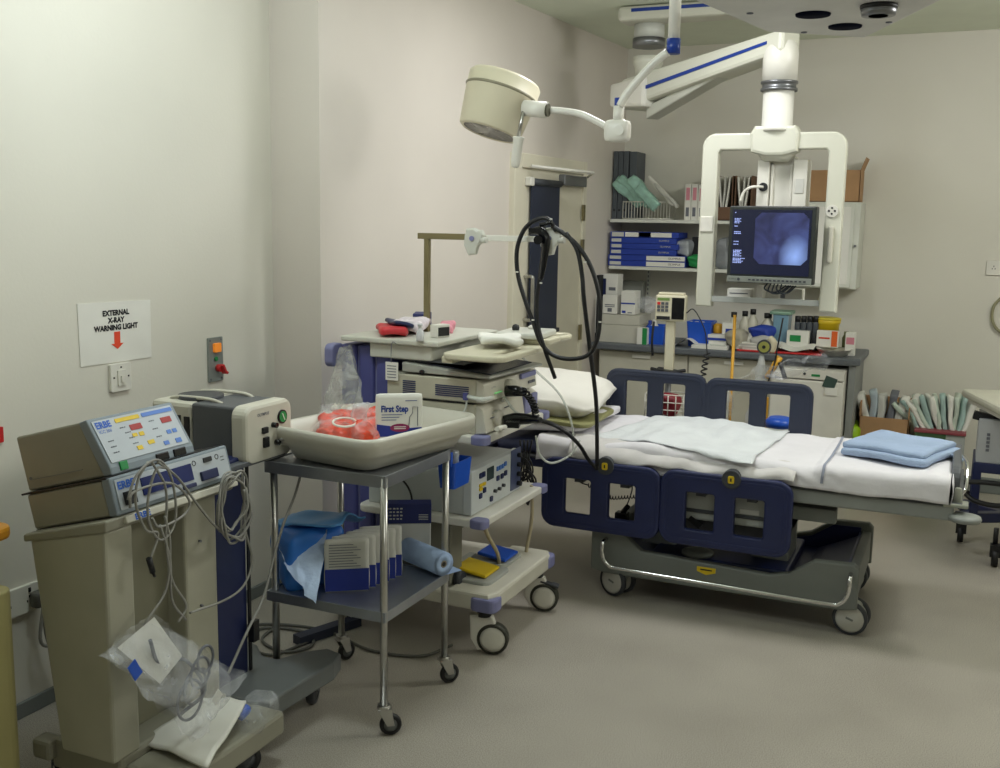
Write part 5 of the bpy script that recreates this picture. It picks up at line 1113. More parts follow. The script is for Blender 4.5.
for i, (x0, x1) in enumerate(((716, 733), (735, 752))):
    a = P(x0, 200, 6.9); b_ = P(x1, 200, 6.9); h = P(724, 176, 6.9).z-zs1; dx = b_.x-a.x
    t = thing('magazine_holder', ('left', 'right')[i]+' dark brown magazine holder with white papers on the upper shelf', 'file', ((a.x+b_.x)/2, 6.98, zs1+.001))
    s = MB(); s.box(-dx/2, -dx/2+.006, -.1, .1, 0, h).box(dx/2-.006, dx/2, -.1, .1, 0, h).box(-dx/2, dx/2, .09, .1, 0, h).box(-dx/2, dx/2, -.1, .1, 0, .006).box(-dx/2, dx/2, -.1, -.094, 0, h*.3); s.build('holder_body', CARDD, t)
    for j in range(3):
        s = MB(); s.soft((-dx*.25+j*dx*.22, -.02, h*.5), (.012, .15, h*.97), .004, (3, 6, 8), (0, -.1+.1*j, 0), lambda P, p: P+wob(P, 9, .006, j)); s.build('papers', [PAPER, PAPER2][j % 2], t)
ups('tan_box', 'small brown object behind the pink printed cartons', 697, 701, 178, CARD, Y=7.05, dy=.06)
# lower shelf: stack of blue boxes
zz = zs2+.001; hts = P(610, 231, 6.88).z-zz
names = ['bottom', 'second from bottom', 'third from bottom', 'fourth from bottom', 'fifth from bottom', 'top']
hb_ = hts/6
for i in range(6):
    x0, x1 = (608.5, 686) if i < 2 else (610, 676+(i % 2)*2)
    a = P(x0, 250, 6.87); b_ = P(x1, 250, 6.87); dx = b_.x-a.x
    ex = [(.02, .17, .2, .8, PAPER2)]
    if i < 2: ex += [(.50, .99, .1, .9, PAPER), ('T', 'OLYMPUS', hb_*.5, .78, .5, INK)]
    elif i == 5: ex = [(.02, .2, .1, .9, PAPER2), (.22, .9, .1, .9, PAPER), (.42, .6, .1, .9, CBLUE)]
    else: ex += [('T', 'OLYMPUS', hb_*.42, .74, .5, PAPER2)]
    bxs('blue_carton', names[i]+' of the flat blue boxes stacked on the lower shelf', 'box', (a.x+b_.x)/2, 6.99, zz+hb_*i, dx, .24, hb_-.002, 0, CBLUE, ex)
single('clear_pack', lambda m: m.soft((0, 0, .05), (.12, .12, .10), .02, (8, 8, 8), (0, 0, 0), lambda P, p: P+wob(P, 12, .02)), mat('grey film pack', '#9da2a6', .3), 'grey film wrapped pack on the low blue boxes', 'pack', (P(683, 250, 6.95).x, 6.96, zz+hb_*2))
put('dark_crate', 'dark box standing behind the green pack on the lower shelf', 688, 700, 237, 6.98, .12, zz, INK, c='box')
single('green_pack', lambda m: m.soft((0, 0, .04), (.09, .10, .08), .02, (8, 8, 8), (0, 0, 0), lambda P, p: P+wob(P, 16, .025)), GREEN, 'crumpled green pack on the lower shelf', 'pack', (P(695, 262, 6.88).x, 6.90, zz))
single('grey_bag', lambda m: m.soft((0, 0, .10), (.10, .12, .20), .03, (8, 8, 8), (0, 0, 0), lambda P, p: Vector((P.x*(1-.3*p[2]), P.y, P.z))+wob(P, 12, .02)), mat('grey bag', '#83878a', .5), 'grey plastic bag on the lower shelf right of the green pack', 'bag', (P(722, 262, 6.92).x, 6.95, zz))
put('grey_wall_box', 'grey back panel box between shelf and worktop', 618, 641, 281, 7.05, .08, CZ, mat('grey box', '#8d9089', .5))
# wall cabinet and carton on top
wc = thing('wall_cabinet', 'white wall cabinet right of the shelves behind the monitor frame', 'cabinet', (-.92, 7.0, 1.27))
cz0, cz1 = P(840, 289, 6.85).z, P(840, 202, 6.85).z; cx0, cx1 = P(772, 250, 6.85).x-.0, P(858, 250, 6.85).x
s = MB(wc); s.box(cx0, cx1, 6.86, 7.14, cz0, cz1); s.build('carcass', SHEL, wc, .003)
cm = P(800, 250, 6.84).x
s = MB(wc); s.box(cx0+.003, cm-.002, 6.842, 6.858, cz0+.01, cz1-.012); s.build('door', SHEL, wc, .002)
s = MB(wc); s.box(cm+.002, cx1-.035, 6.842, 6.858, cz0+.01, cz1-.012); d_ = s.build('door', SHEL, wc, .002)
s = MB(wc); s.box(cm+.02, cx1-.055, 6.838, 6.843, cz0+.03, cz1-.03); s.build('notice_sheet', PAPER, d_)
s = MB(wc); s.cyl((cx1-.02, 6.86, (cz0+cz1)/2), (cx1-.02, 6.845, (cz0+cz1)/2), .008, 10); s.build('lock', ALU, wc)
cbx = thing('cardboard_box', 'open brown cardboard box on top of the wall cabinet', 'box', ((cx0+cx1)/2+.1, 6.98, cz1+.001))
a = P(806, 185, 6.87).x; b_ = P(860, 185, 6.87).x; h = P(830, 170, 6.87).z-cz1
s = MB(cbx); s.box(a, b_, 6.88, 6.884, cz1+.001, cz1+h).box(a, b_, 7.10, 7.104, cz1+.001, cz1+h).box(a, a+.004, 6.88, 7.10, cz1+.001, cz1+h).box(b_-.004, b_, 6.88, 7.10, cz1+.001, cz1+h).box(a, b_, 6.88, 7.10, cz1+.001, cz1+.005); s.build('box_body', CARD, cbx)
s = MB(cbx); s.cb((b_+.01, 6.99, cz1+h+.035), (.004, .2, .09), (0, .35, 0)); s.build('flap', CARD, cbx)

# vital signs monitor on a roll stand
VY = 5.30
vx = P(669, 350, VY).x
vt = thing('vital_signs_monitor', 'cream vital signs monitor on a pole stand behind the bed', 'medical monitor', (vx, VY, 0), (0, 0, .12))
z0 = P(669, 321, VY).z; z1_ = P(669, 295, VY).z; hw = .078
s = MB(); s.box(-hw, hw, -.02, .07, z0, z1_); s.build('housing', mat('cream monitor', '#cfc9b0', .4), vt, .008)
s = MB(); s.box(-hw+.01, hw-.01, 0, .06, z1_, z1_+.012); s.build('top_handle', mat('cream monitor', '#cfc9b0', .4), vt, .004)
s = MB(); s.box(.008, hw-.006, -.023, -.019, z0+.012, z1_-.012); s.build('screen', BLKG, vt)
s = MB(); s.box(-hw+.008, .0, -.022, -.019, z0+.008, z0+.026); s.build('dark_strip', INK, vt)
s = MB(); s.box(-hw+.01, -.005, -.022, -.019, z1_-.028, z1_-.014); s.build('green_display', mat('lcd green', '#6f8b4d', .3), vt)
s = MB()
for i in range(3):
    for j in range(3): s.box(-hw+.010+.021*i, -hw+.026+.021*i, -.024, -.019, z1_-.05-.018*j, z1_-.036-.018*j, 1 if (i, j) == (0, 0) else 0)
s.build_each('key', [UGREY, RED], vt)
s = MB(); s.box(-.024, .024, .0, .05, .86, z0); s.build('pole_shroud', mat('cream monitor', '#cfc9b0', .4), vt, .006)
s = MB(); s.cyl((0, .025, .08), (0, .025, .88), .016, 16); s.build('pole', ALU, vt)
s = MB()
for a in range(5): s.cb((.13*math.cos(a*1.2566), .025+.13*math.sin(a*1.2566), .075), (.27, .035, .025), (0, 0, a*1.2566))
s.build('base', DGREY, vt, .004)
for a in range(5):
    s = MB(); x, y = .25*math.cos(a*1.2566), .025+.25*math.sin(a*1.2566); s.cyl((x, y-.015, .03), (x, y+.015, .03), .03, 18); s.cyl((x, y, .03), (x, y, .07), .008, 8); s.build('castor', BLACK, vt)
s = MB()
for z in (.66, .70, .74, .78):
    for (a, b_) in (((-.10, -.10), (.10, -.10)), ((.10, -.10), (.10, .02)), ((-.10, .02), (-.10, -.10)), ((.10, .02), (-.10, .02))): s.tube([(a[0], a[1], z), (b_[0], b_[1], z)], .003, 4, raw=True)
for i in range(6): s.tube([(-.10+.04*i, -.10, .66), (-.10+.04*i, -.10, .78)], .003, 4, raw=True)
s.box(-.10, .10, -.10, .02, .657, .661); s.cb((0, .02, .72), (.05, .02, .08)); s.build('wire_basket', WHITE, vt)
s = MB(); s.cb((0, .0, .885), (.12, .10, .03), (0, .1, 0)); s.tube([(-.09, 0, .90), (0, -.03, .89), (.09, 0, .90)], .01, 6); s.build('clamp', BLACK, vt)
H_ = []
for i in range(70): t = i/69; a = t*2*PI*8; H_.append((.20+.014*math.cos(a)-.03*t, -.02+.014*math.sin(a), 1.0-.22*t))
s = MB(); s.tube([(.08, .02, 1.2), (.12, 0, 1.22), (.18, -.01, 1.12), (.20, -.02, 1.0)], .003, 6); s.tube(H_, .0045, 5, raw=True); s.build('coiled_lead', BLACK, vt)
s = MB(); s.tube([(-.085, 0, 1.15), (-.09, -.01, 1.05), (-.085, 0, .97)], .007, 6); s.build('hanging_lead', BLACK, vt)
single('red_cuff_bag', lambda m: m.soft((0, 0, .055), (.15, .09, .11), .03, (8, 6, 6), (0, 0, 0), lambda P, p: P+wob(P, 12, .02)), REDD, 'dark red cuff lying in the white wire basket', 'cuff', (vx+.005, VY-.045, .663), (0, 0, .12))

# suction and oxygen stand behind the bed
ox = thing('oxygen_stand', 'yellow framed oxygen cylinder stand with gauge between bed and fridge', 'oxygen stand', (-.93, 5.45, 0))
s = MB(ox); a = P(735, 315, 5.4); b_ = P(734, 470, 5.4); s.cyl((a.x, 5.4, .05), (a.x, 5.4, a.z), .008, 10); s.build('yellow_pole', YELD, ox)
s = MB(ox); c = P(752, 400, 5.45); s.lathe((c.x+.03, 5.45, .05), [(.055, 0), (.06, .02), (.06, .62), (.03, .70), (.02, .76)], n=24); s.build('cylinder', mat('cylinder grey white', '#c5c6c2', .35), ox)
s = MB(ox); k = P(764, 347, 5.40); s.cyl(k+Vector((0, .03, 0)), k, .037, 24); g_ = s.build('gauge', DGREY, ox)
s = MB(ox); s.cyl(k+Vector((0, .0, 0)), k-Vector((0, .003, 0)), .028, 24); gf = s.build('gauge_face', mat('gauge olive', '#9a9a4e', .4), g_)
s = MB(ox); s.cyl(k-Vector((0, .003, 0)), k-Vector((0, .006, 0)), .009, 12); s.build('gauge_hub', INK, g_)
s = MB(ox); s.lathe(P(760, 385, 5.42), [(.028, 0), (.03, .01), (.03, .09), (.02, .11), (.012, .16)], n=18); s.build('flow_bottle', GLASSY, ox)
s = MB(ox); s.tube([P(771, 352, 5.42), P(773, 343, 5.42), P(769, 338, 5.42)], .02, 10); s.build('valve', mat('valve cream', '#c2b99d', .4), ox)
s = MB(ox); p0, p1 = P(780, 357, 5.38), P(767, 378, 5.38); s.tube([p0, p1], .018, 6, raw=True); s.build('yellow_handle', YELD, ox)
s = MB(ox); s.tube([P(780, 362, 5.37), P(785, 378, 5.37)], .012, 6, raw=True); s.build('black_lever', BLACK, ox)
s = MB(ox); s.tube([P(783, 318, 5.36), P(778, 345, 5.36), P(774, 365, 5.36), P(767, 385, 5.36)], .0045, 6); s.build('black_hose', BLACK, ox)
s = MB(ox); s.box(-1.13, -.78, 5.32, 5.60, .03, .06); s.box(-1.10, -.95, 5.36, 5.40, .55, .58); s.cb((P(765, 410, 5.4).x, 5.40, .70), (.03, .03, .16)); s.box(-.93, -.86, 5.38, 5.42, .57, .6); s.build('yellow_frame', YELD, ox, .004)
s = MB(ox); s.tube([P(725, 390, 5.4), P(728, 405, 5.4), P(722, 425, 5.4)], .03, 10); s.build('clear_canister', GLASSY, ox)
single('clear_sheet', lambda m: m.grid(lambda u, v: P(735, 378, 5.25).lerp(P(825, 352, 5.35), u)+Vector((0, .12*v, -.09*v))+wob((u*2, v, 0), 3, .05)-P(780, 365, 5.3), 26, 10), CLEAR, 'crumpled clear plastic sheet over the oxygen stand', 'plastic sheet', P(780, 365, 5.3))
bl_ = thing('blue_lidded_pot', 'clear pot with a bright blue lid seen through the far rail', 'pot', (P(779, 430, 5.35).x, 5.35, .56))
z_ = P(779, 419, 5.35).z
s = MB(bl_); s.lathe((P(779, 430, 5.35).x, 5.35, .565), [(.055, 0), (.065, z_-.60)], n=24); s.build('pot_body', GLASSY, bl_)
s = MB(bl_); s.lathe((P(779, 430, 5.35).x, 5.35, z_-.04), [(.07, 0), (.072, .03), (.05, .05)], n=24); s.build('lid', BLUE, bl_)
single('pot_stool', lambda m: m.plate(circ(0, 0, .13), [], .025, T_(0, 0, .535), .004).cyl((0, 0, 0), (0, 0, .54), .02).plate(circ(0, 0, .14), [], .02, PLZ, .004), STEEL, 'small round steel stand under the blue lidded pot', 'stand', (P(779, 430, 5.35).x, 5.38, 0))

# boxes on the floor by the rear wall
gb = single('lime_bin_bag', lambda m: m.soft((0, 0, .22), (.14, .20, .44), .05, (8, 8, 12), (0, 0, 0), lambda P, p: P+wob(P, 9, .02)), LIME, 'lime green bag standing between fridge and cardboard box', 'bag', (P(849, 440, 6.75).x, 6.80, .0))
c1 = thing('cardboard_box', 'brown cardboard box of white packets on the floor by the wall', 'box', (P(884, 420, 6.8).x, 6.9, 0))
a = P(859, 420, 6.75).x; b_ = P(909, 420, 6.75).x; h = P(884, 418, 6.75).z
s = MB(c1)
s.box(a, b_, 6.75, 6.756, .0, h).box(a, b_, 7.06, 7.066, 0, h+.09).box(a, a+.006, 6.75, 7.06, 0, h+.09).box(b_-.006, b_, 6.75, 7.06, 0, h+.07).box(a, b_, 6.75, 7.06, 0, .01); s.build('box_body', CARD, c1)
s = MB(c1); s.box(a+.10, b_-.10, 6.746, 6.75, h*.55, h*.62); s.build('hand_hole', CARDD, c1)
for i in range(6):
    x = a+.05+(b_-a-.1)*i/5
    single('white_packet', lambda m: m.soft((0, 0, .12), (.05, .14, .26), .012, (4, 6, 8), (0, 0, 0), lambda P, p: P+wob(P, 9, .02, i)), [PAPER, mat('pale blue packet', '#b6c4cc', .6), PAPER2, INKG, PAPER, PAPER][i], ('leftmost', 'second', 'third', 'dark grey fourth', 'fifth', 'rightmost')[i]+' packet standing in the brown cardboard box', 'packet', (x, 6.90, h-.12+.02*(i % 2)), (0, -.25+.12*i, 0), group='packets in the cardboard box')
c2 = thing('green_crate', 'dark green and white crate of sterile pouches beside the cardboard box', 'crate', (P(938, 440, 6.75).x, 6.9, 0))
a = P(914, 440, 6.75).x; b_ = P(965, 440, 6.75).x; h = P(938, 434, 6.75).z
mid = a+(b_-a)*.62
s = MB(c2); s.box(a, mid, 6.75, 7.08, 0, h); s.build('green_side', mat('dark green crate', '#3c5a36', .6), c2, .004)
s = MB(c2); s.box(mid, b_, 6.76, 7.08, 0, h); s.build('white_side', mat('crate grey white', '#a6aaa6', .6), c2, .004)
s = MB(c2); s.box(a-.004, b_+.004, 6.744, 7.085, h, h+.018); s.build('red_rim', mat('dull red rim', '#8c4048', .5), c2, .003)
for i in range(12):
    x = a+.02+(b_-a-.08)*i/11
    single('sterile_pouch', lambda m: m.soft((0, 0, .13), (.03, .16, .27), .008, (3, 6, 10), (0, 0, 0), lambda P, p: P+wob(P, 8, .022, i)), [mat('pouch green white', '#c3d0c2', .35), mat('pouch aqua', '#a3bdb8', .35), PAPER][i % 3], ('first', 'second', 'third', 'fourth', 'fifth', 'sixth', 'seventh', 'eighth', 'ninth', 'tenth', 'eleventh', 'twelfth')[i]+' pouch from the left in the green crate', 'pouch', (x+.02, 6.90, h-.04), (0, -.75+.09*i, .1*(i % 3)), group='sterile pouches in the green crate')

# right wall fittings on the rear wall
rs = thing('wall_socket', 'white double wall socket high on the rear wall at right edge', 'socket', (P(1000, 268, YB).x, YB, P(1000, 268, YB).z))
k = P(1000, 268, YB-.01)
s = MB(rs); s.plate(rrect(k.x-.075, k.x+.075, k.z-.043, k.z+.043, .006), [], .014, T_(0, YB, 0) @ PLY, .002); s.build('plate', WHITE, rs)
s = MB(rs)
for dx in (-.035, .035):
    s.box(k.x+dx-.010, k.x+dx-.006, YB-.016, YB-.0135, k.z-.01, k.z-.002).box(k.x+dx+.006, k.x+dx+.010, YB-.016, YB-.0135, k.z-.01, k.z-.002).box(k.x+dx-.002, k.x+dx+.002, YB-.016, YB-.0135, k.z+.004, k.z+.014)
s.build_each('socket_hole', INK, rs)
squig([[P(1001, 298, YB-.03), P(994, 306, YB-.03), P(992, 318, YB-.03), P(996, 328, YB-.03), P(1003, 333, YB-.03)]], .009, mat('olive cable', '#8f8c6e', .5), 'hanging_cable', 'looped beige cable hanging on the rear wall at right edge', 'cable')

# trolley at the right edge
rt_ = thing('equipment_trolley', 'navy framed trolley with cream tray at the right edge', 'trolley', (.35, 5.75, 0))
RY0, RY1 = 5.55, 6.1
zt = .83
x0 = P(966, 398, 5.6).x
TA = Vector((x0+.0, 5.90)); TB = TA+Vector((.22, -.72)); TC = TB+Vector((.52, .16)); TD = TA+Vector((.52, .16))
s = MB(rt_); s.plate([tuple(TA), tuple(TB), tuple(TC), tuple(TD)], [], .045, T_(0, 0, zt-.045), .016); s.build('top_tray', mat('cream tray', '#b9b7a6', .45), rt_)
cen = (TA+TC)/2
s = MB(rt_); s.plate([tuple(cen+(p-cen)*.95) for p in (TA, TB, TC, TD)], [], .02, T_(0, 0, zt-.068), .005); s.build('tray_base', WHITE, rt_)
s = MB(rt_); s.box(x0+.15, x0+.50, 5.62, 6.02, .73, .765); s.cb((x0+.10, 5.7, .72), (.12, .05, .04), (0, .2, 0)); s.build('support_bracket', BLACK, rt_, .005)
s = MB(rt_); s.box(x0+.07, x0+.40, 5.64, 5.98, .50, .72); s.build('white_cabinet', mat('trolley grey white', '#b4b7b9', .5), rt_, .004)
s = MB(rt_)
for kk in range(5): s.box(x0+.11, x0+.125, 5.637, 5.64, .56+.02*kk, .573+.02*kk)
s.build('printed_mark', INKG, rt_)
s = MB(rt_); s.box(x0+.06, x0+.45, 5.63, 5.99, .45, .50); s.box(x0+.06, x0+.10, 5.63, 5.67, .22, .46).box(x0+.41, x0+.45, 5.63, 5.67, .22, .46).box(x0+.06, x0+.10, 5.94, 5.99, .22, .46); s.build('navy_frame', NAVY, rt_, .004)
s = MB(rt_); s.cb((x0+.25, 5.80, .20), (.55, .06, .05), (0, 0, .5)); s.cb((x0+.25, 5.80, .20), (.55, .06, .05), (0, 0, -.6)); s.build('navy_base', NAVY, rt_, .005)
for (x, y) in ((x0+.19, 5.58), (x0+.03, 5.95), (x0+.48, 5.66), (x0+.47, 5.97)):
    s = MB(rt_); s.cyl((x, y, .10), (x, y, .19), .012, 8); s.cyl((x-.012, y-.02, .045), (x-.012+.03, y-.02, .045), .045, 20); s.box(x-.022, x+.03, y-.045, y+.01, .05, .11); s.build('castor', BLACK, rt_)
squig([[(x0+.02, 5.6, .36), (x0+.0, 5.56, .40), (x0+.1, 5.55, .42), (x0+.25, 5.56, .41), (x0+.3, 5.57, .36), (x0+.2, 5.56, .31), (x0+.08, 5.56, .32), (x0+.02, 5.6, .36)], [(x0-.18, 5.75, .34), (x0-.05, 5.62, .37), (x0+.05, 5.58, .35)]], .013, BLACK, 'black_hose', 'thick black hose coiled at the side of the right-edge trolley', 'hose')
single('red_chart', lambda m: m.cb((0, 0, .006), (.30, .40, .012)), mat('faded red folder', '#b04a3c', .5), 'faded red folder lying on the cream tray at right edge', 'folder', (cen.x+.03, cen.y, zt+.001), (0, 0, .29))

# ------------------------------------------------------------------ ceiling pendant with monitor frame
pn = thing('ceiling_pendant', 'ceiling mounted pendant arm holding the monitor frame', 'pendant', (-1.75, 6.1, ZC))
PYj = 5.9
s = MB(pn); j0 = P(649, 40, PYj); s.lathe((j0.x, PYj, 2.47), [(.075, 0), (.075, .06), (.085, .08), (.085, .12)], n=32); s.build('joint_neck', PEND, pn)
zr = P(644, 42, PYj).z
s = MB(pn); s.lathe((j0.x, PYj, zr-.03), [(.092, 0), (.092, .045)], n=32); s.build('joint_ring', ALU, pn)
s = MB(pn); s.lathe((j0.x, PYj, zr+.015), [(.086, 0), (.086, ZC-zr-.09)], n=32); s.build('joint_drum', GLASSY if False else mat('pale joint', '#c3c6bd', .3), pn)
s = MB(pn); s.box(j0.x-.14, j0.x+1.1, PYj-.16, PYj+.02, ZC-.085, ZC-.005); ua = s.build('upper_arm', PEND, pn, .02)
s = MB(pn); s.box(j0.x-.06, j0.x+1.1, PYj-.1625, PYj-.160, ZC-.04, ZC-.022); s.build('blue_stripe', COLLAR, ua)
# lower arm: deep channel from the joint to the column
J = Vector((j0.x, PYj, 2.36)); cR = P(780, 45, 5.40); K = Vector((cR.x, 5.40, 2.50))
d = (K-J); dh = Vector((d.x, d.y, 0)).normalized(); sd = Vector((-dh.y, dh.x, 0))
def sect(c, wd_, zb, zt_): return [Vector((c.x, c.y, 0))+sd*wd_+Vector((0, 0, zb)), Vector((c.x, c.y, 0))-sd*wd_+Vector((0, 0, zb)), Vector((c.x, c.y, 0))-sd*wd_+Vector((0, 0, zt_)), Vector((c.x, c.y, 0))+sd*wd_+Vector((0, 0, zt_))]
s = MB(pn); s.hexa(sect(J-dh*.12, .10, 2.30, 2.47), sect(K+dh*.07, .07, 2.49, 2.60)); la = s.build('lower_arm', PEND, pn, .02)
s = MB(pn); A_ = sect(J+dh*.02, .103, 2.385, 2.405); B_ = sect(K-dh*.02, .076, 2.535, 2.55); s.hexa(A_, B_); s.build('blue_stripe', COLLAR, la)
s = MB(pn); s.hexa(sect(J-dh*.20, .115, 2.32, 2.45), sect(J+dh*.10, .115, 2.30, 2.47)); s.build('arm_end_cap', WHITE, la, .02)
s = MB(pn); s.hexa(sect(J+dh*.05, .05, 2.24, 2.31), sect(K-dh*.30, .05, 2.44, 2.48)); s.build('under_channel', GLASSY if False else mat('pale underarm', '#bfc0b4', .4), la, .01)
# column
cx_ = P(779, 90, 5.40).x
s = MB(pn); s.lathe((cx_, 5.40, 2.36), [(.085, 0), (.085, .14), (.07, .19), (.05, .20)], n=32); s.build('column_head', WHITE, pn)
s = MB(pn); s.lathe((cx_, 5.40, 2.315), [(.09, 0), (.09, .012), (.082, .014), (.082, .034), (.09, .036), (.09, .046)], n=32); s.build('column_ring', ALU, pn)
s = MB(pn); s.lathe((cx_, 5.40, 2.12), [(.082, 0), (.082, .02), (.075, .022), (.075, .20)], n=32); s.build('column', WHITE, pn)
fr0 = P(701, 136, 5.40); fr1 = P(848, 136, 5.40); fb = P(700, 304, 5.40)
X0, X1, ZT_, ZB = fr0.x+.028, fr1.x-.006, fr0.z, fb.z
s = MB(pn); w_ = .066
s.plate([(X0, ZB), (X0, ZT_-.06)]+[(X0+.06-.06*math.cos(t), ZT_-.06+.06*math.sin(t)) for t in [PI/2*i/6 for i in range(1, 7)]]+[(X1-.06+.06*math.sin(t), ZT_-.06+.06*math.cos(t)) for t in [PI/2*i/6 for i in range(0, 7)]]+[(X1, ZB), (X1-w_, ZB), (X1-w_, ZT_-w_-.02), (X1-w_-.015, ZT_-w_), (X0+w_+.015, ZT_-w_), (X0+w_, ZT_-w_-.02), (X0+w_, ZB)], [], .07, T_(0, 5.43, 0) @ PLY, .008)
s.build('monitor_frame', PEND, pn)
s = MB(pn); s.plate([(cx_-.10, ZT_-.075), (cx_-.105, ZT_), (cx_-.09, ZT_+.025), (cx_+.09, ZT_+.025), (cx_+.105, ZT_), (cx_+.10, ZT_-.075), (cx_+.04, ZT_-.09), (cx_-.04, ZT_-.09)], [], .12, T_(0, 5.46, 0) @ PLY, .015); s.build('hub_cover', PEND, pn)
s = MB(pn); s.lathe((cx_, 5.44, ZT_-.13), [(.06, 0), (.09, .03), (.10, .06)], n=28); s.build('swivel_disc', PEND, pn)
a, b_ = P(758, 180, 5.45).x, P(808, 180, 5.45).x
s = MB(pn); s.box(a, a+.06, 5.42, 5.55, 1.45, ZT_-.12).box(b_-.07, b_, 5.42, 5.55, 1.45, ZT_-.12).box(a+.06, b_-.07, 5.46, 5.55, 1.45, ZT_-.10).box((a+b_)/2-.06, (a+b_)/2-.045, 5.44, 5.47, 1.45, ZT_-.14).box((a+b_)/2+.035, (a+b_)/2+.05, 5.44, 5.47, 1.45, ZT_-.14); s.build('spine', WHITE, pn, .005)
s = MB(pn); s.box(b_-.055, b_-.015, 5.416, 5.42, 1.82, 1.89); s.build('notice_label', PAPER2, pn)
s = MB(pn); k = P(763, 187, 5.41); s.cyl(k+Vector((0, .03, 0)), k, .022, 16); s.build('cable_socket', BLACK, pn)
s = MB(pn); s.tube([k, P(752, 187, 5.36), P(744, 192, 5.36), P(740, 202, 5.36)], .007, 8); s.build('white_lead', WHITE, pn)
s = MB(pn); k = P(840, 211, 5.355); s.cyl((X1-.04, 5.36, k.z), (X1-.04, 5.35, k.z), .03, 24); kn = s.build('control_pad', WHITE, pn)
s = MB(pn)
for dx, dz in ((0, .014), (0, -.014), (.014, 0), (-.014, 0)): s.cyl((X1-.04+dx, 5.35, k.z+dz), (X1-.04+dx, 5.347, k.z+dz), .005, 10)
s.build_each('pad_button', BLACK, kn)
s = MB(pn); s.box(X1-.05, X1-.025, 5.335, 5.36, 1.48, 1.66); s.build('grip_strip', CREAM, pn, .008)
s = MB(pn); s.box(X0+.0, X0+w_, 5.352, 5.362, 1.62, 1.70); s.build('frame_patch', WHITE, pn, .01)
zsf = P(765, 303, 5.45).z
s = MB(pn); s.box(X0+w_, X1-w_, 5.38, 5.62, zsf, zsf+.012); s.build('lower_shelf', STEEL, pn, .002)
s = MB(pn); s.box(X0+w_, X1-w_, 5.372, 5.38, zsf+.002, zsf+.03); s.build('shelf_rim', mat('clear rim', '#b4b8b4', .2), pn)
def pb(name, label, px0, px1, yt, col, ex=None):
    a = P(px0, 290, 5.48).x; b_ = P(px1, 290, 5.48).x; h = P((px0+px1)/2, yt, 5.48).z-(zsf+.014)
    return bxs(name, label, 'box', (a+b_)/2, 5.54, zsf+.0135, b_-a, .1, h, 0, col, ex)
pb('white_carton', 'white carton with grey print on the pendant shelf, left', 727, 750, 289, PAPER, [(.1, .9, .5, .6, INKG)])
pb('white_carton', 'short white carton on the pendant shelf, centre', 756, 762, 286, PAPER)
pb('white_carton', 'wide white carton on the pendant shelf, right', 778, 802, 289, PAPER, [(.1, .3, .2, .5, INKG)])
# monitor
mo_c = P(772, 245, 5.30)
mo = thing('medical_monitor', 'dark framed monitor showing a bluish endoscopy picture', 'monitor', mo_c, (0, 0, -.10))
MW, MH = .43, .38
s = MB(); s.box(-MW/2, MW/2, -.03, .03, -MH/2, MH/2); s.build('bezel', mat('dark bezel', '#262b29', .4), mo, .006)
s = MB(); s.box(-MW/2+.004, MW/2-.004, -.035, -.028, -MH/2+.002, -MH/2+.032); s.build('control_bar', mat('grey green bar', '#7e837c', .4), mo, .002)
s = MB(); s.box(-MW/2+.05, MW/2-.05, .03, .08, -MH/2+.05, MH/2-.05); s.box(-.06, .06, .06, .16, -.06, .06); s.build('rear_housing', DGREY, mo, .01)
def emis(name, c, st):
    m = bpy.data.materials.new(name); m.use_nodes = True; p = m.node_tree.nodes['Principled BSDF']; p.inputs['Base Color'].default_value = (.005, .006, .012, 1); p.inputs['Roughness'].default_value = .25
    p.inputs['Emission Color'].default_value = lin(c); p.inputs['Emission Strength'].default_value = st; return m
s = MB(); s.box(-MW/2+.02, MW/2-.02, -.0335, -.029, -MH/2+.042, MH/2-.018); sc_ = s.build('screen', emis('screen navy', '#141a38', .6), mo)
def endo():
    m = bpy.data.materials.new('endoscopy picture'); m.use_nodes = True; N = m.node_tree; p = N.nodes['Principled BSDF']; L = N.links.new
    p.inputs['Base Color'].default_value = (.01, .01, .02, 1); p.inputs['Roughness'].default_value = .3
    tc = N.nodes.new('ShaderNodeTexCoord'); n = N.nodes.new('ShaderNodeTexNoise'); n.inputs['Scale'].default_value = 9; n.inputs['Detail'].default_value = 3; n.inputs['Distortion'].default_value = .8
    r = N.nodes.new('ShaderNodeValToRGB'); e_ = r.color_ramp.elements
    e_[0].position = .3; e_[0].color = lin('#1c2142'); e_[1].position = .72; e_[1].color = lin('#3f4c80'); x = r.color_ramp.elements.new(.5); x.color = lin('#2e345f')
    g = N.nodes.new('ShaderNodeTexGradient'); g.gradient_type = 'SPHERICAL'; mp = N.nodes.new('ShaderNodeMapping'); mp.inputs['Location'].default_value = (-1.5, 0, .5); mp.inputs['Scale'].default_value = (12, 0, 9)
    r2 = N.nodes.new('ShaderNodeValToRGB'); r2.color_ramp.elements[0].color = (0, 0, 0, 1); r2.color_ramp.elements[1].color = lin('#9dc0ff')
    mx = N.nodes.new('ShaderNodeMix'); mx.data_type = 'RGBA'; mx.blend_type = 'ADD'; mx.inputs['Factor'].default_value = .8
    L(tc.outputs['Object'], n.inputs['Vector']); L(n.outputs['Fac'], r.inputs['Fac']); L(tc.outputs['Object'], mp.inputs['Vector']); L(mp.outputs['Vector'], g.inputs['Vector']); L(g.outputs['Fac'], r2.inputs['Fac'])
    L(r.outputs['Color'], mx.inputs['A']); L(r2.outputs['Color'], mx.inputs['B']); L(mx.outputs['Result'], p.inputs['Emission Color']); p.inputs['Emission Strength'].default_value = 1.0
    return m
s = MB(); c8 = .03; xa, xb, za, zb = -MW/2+.135, MW/2-.03, -MH/2+.095, MH/2-.032
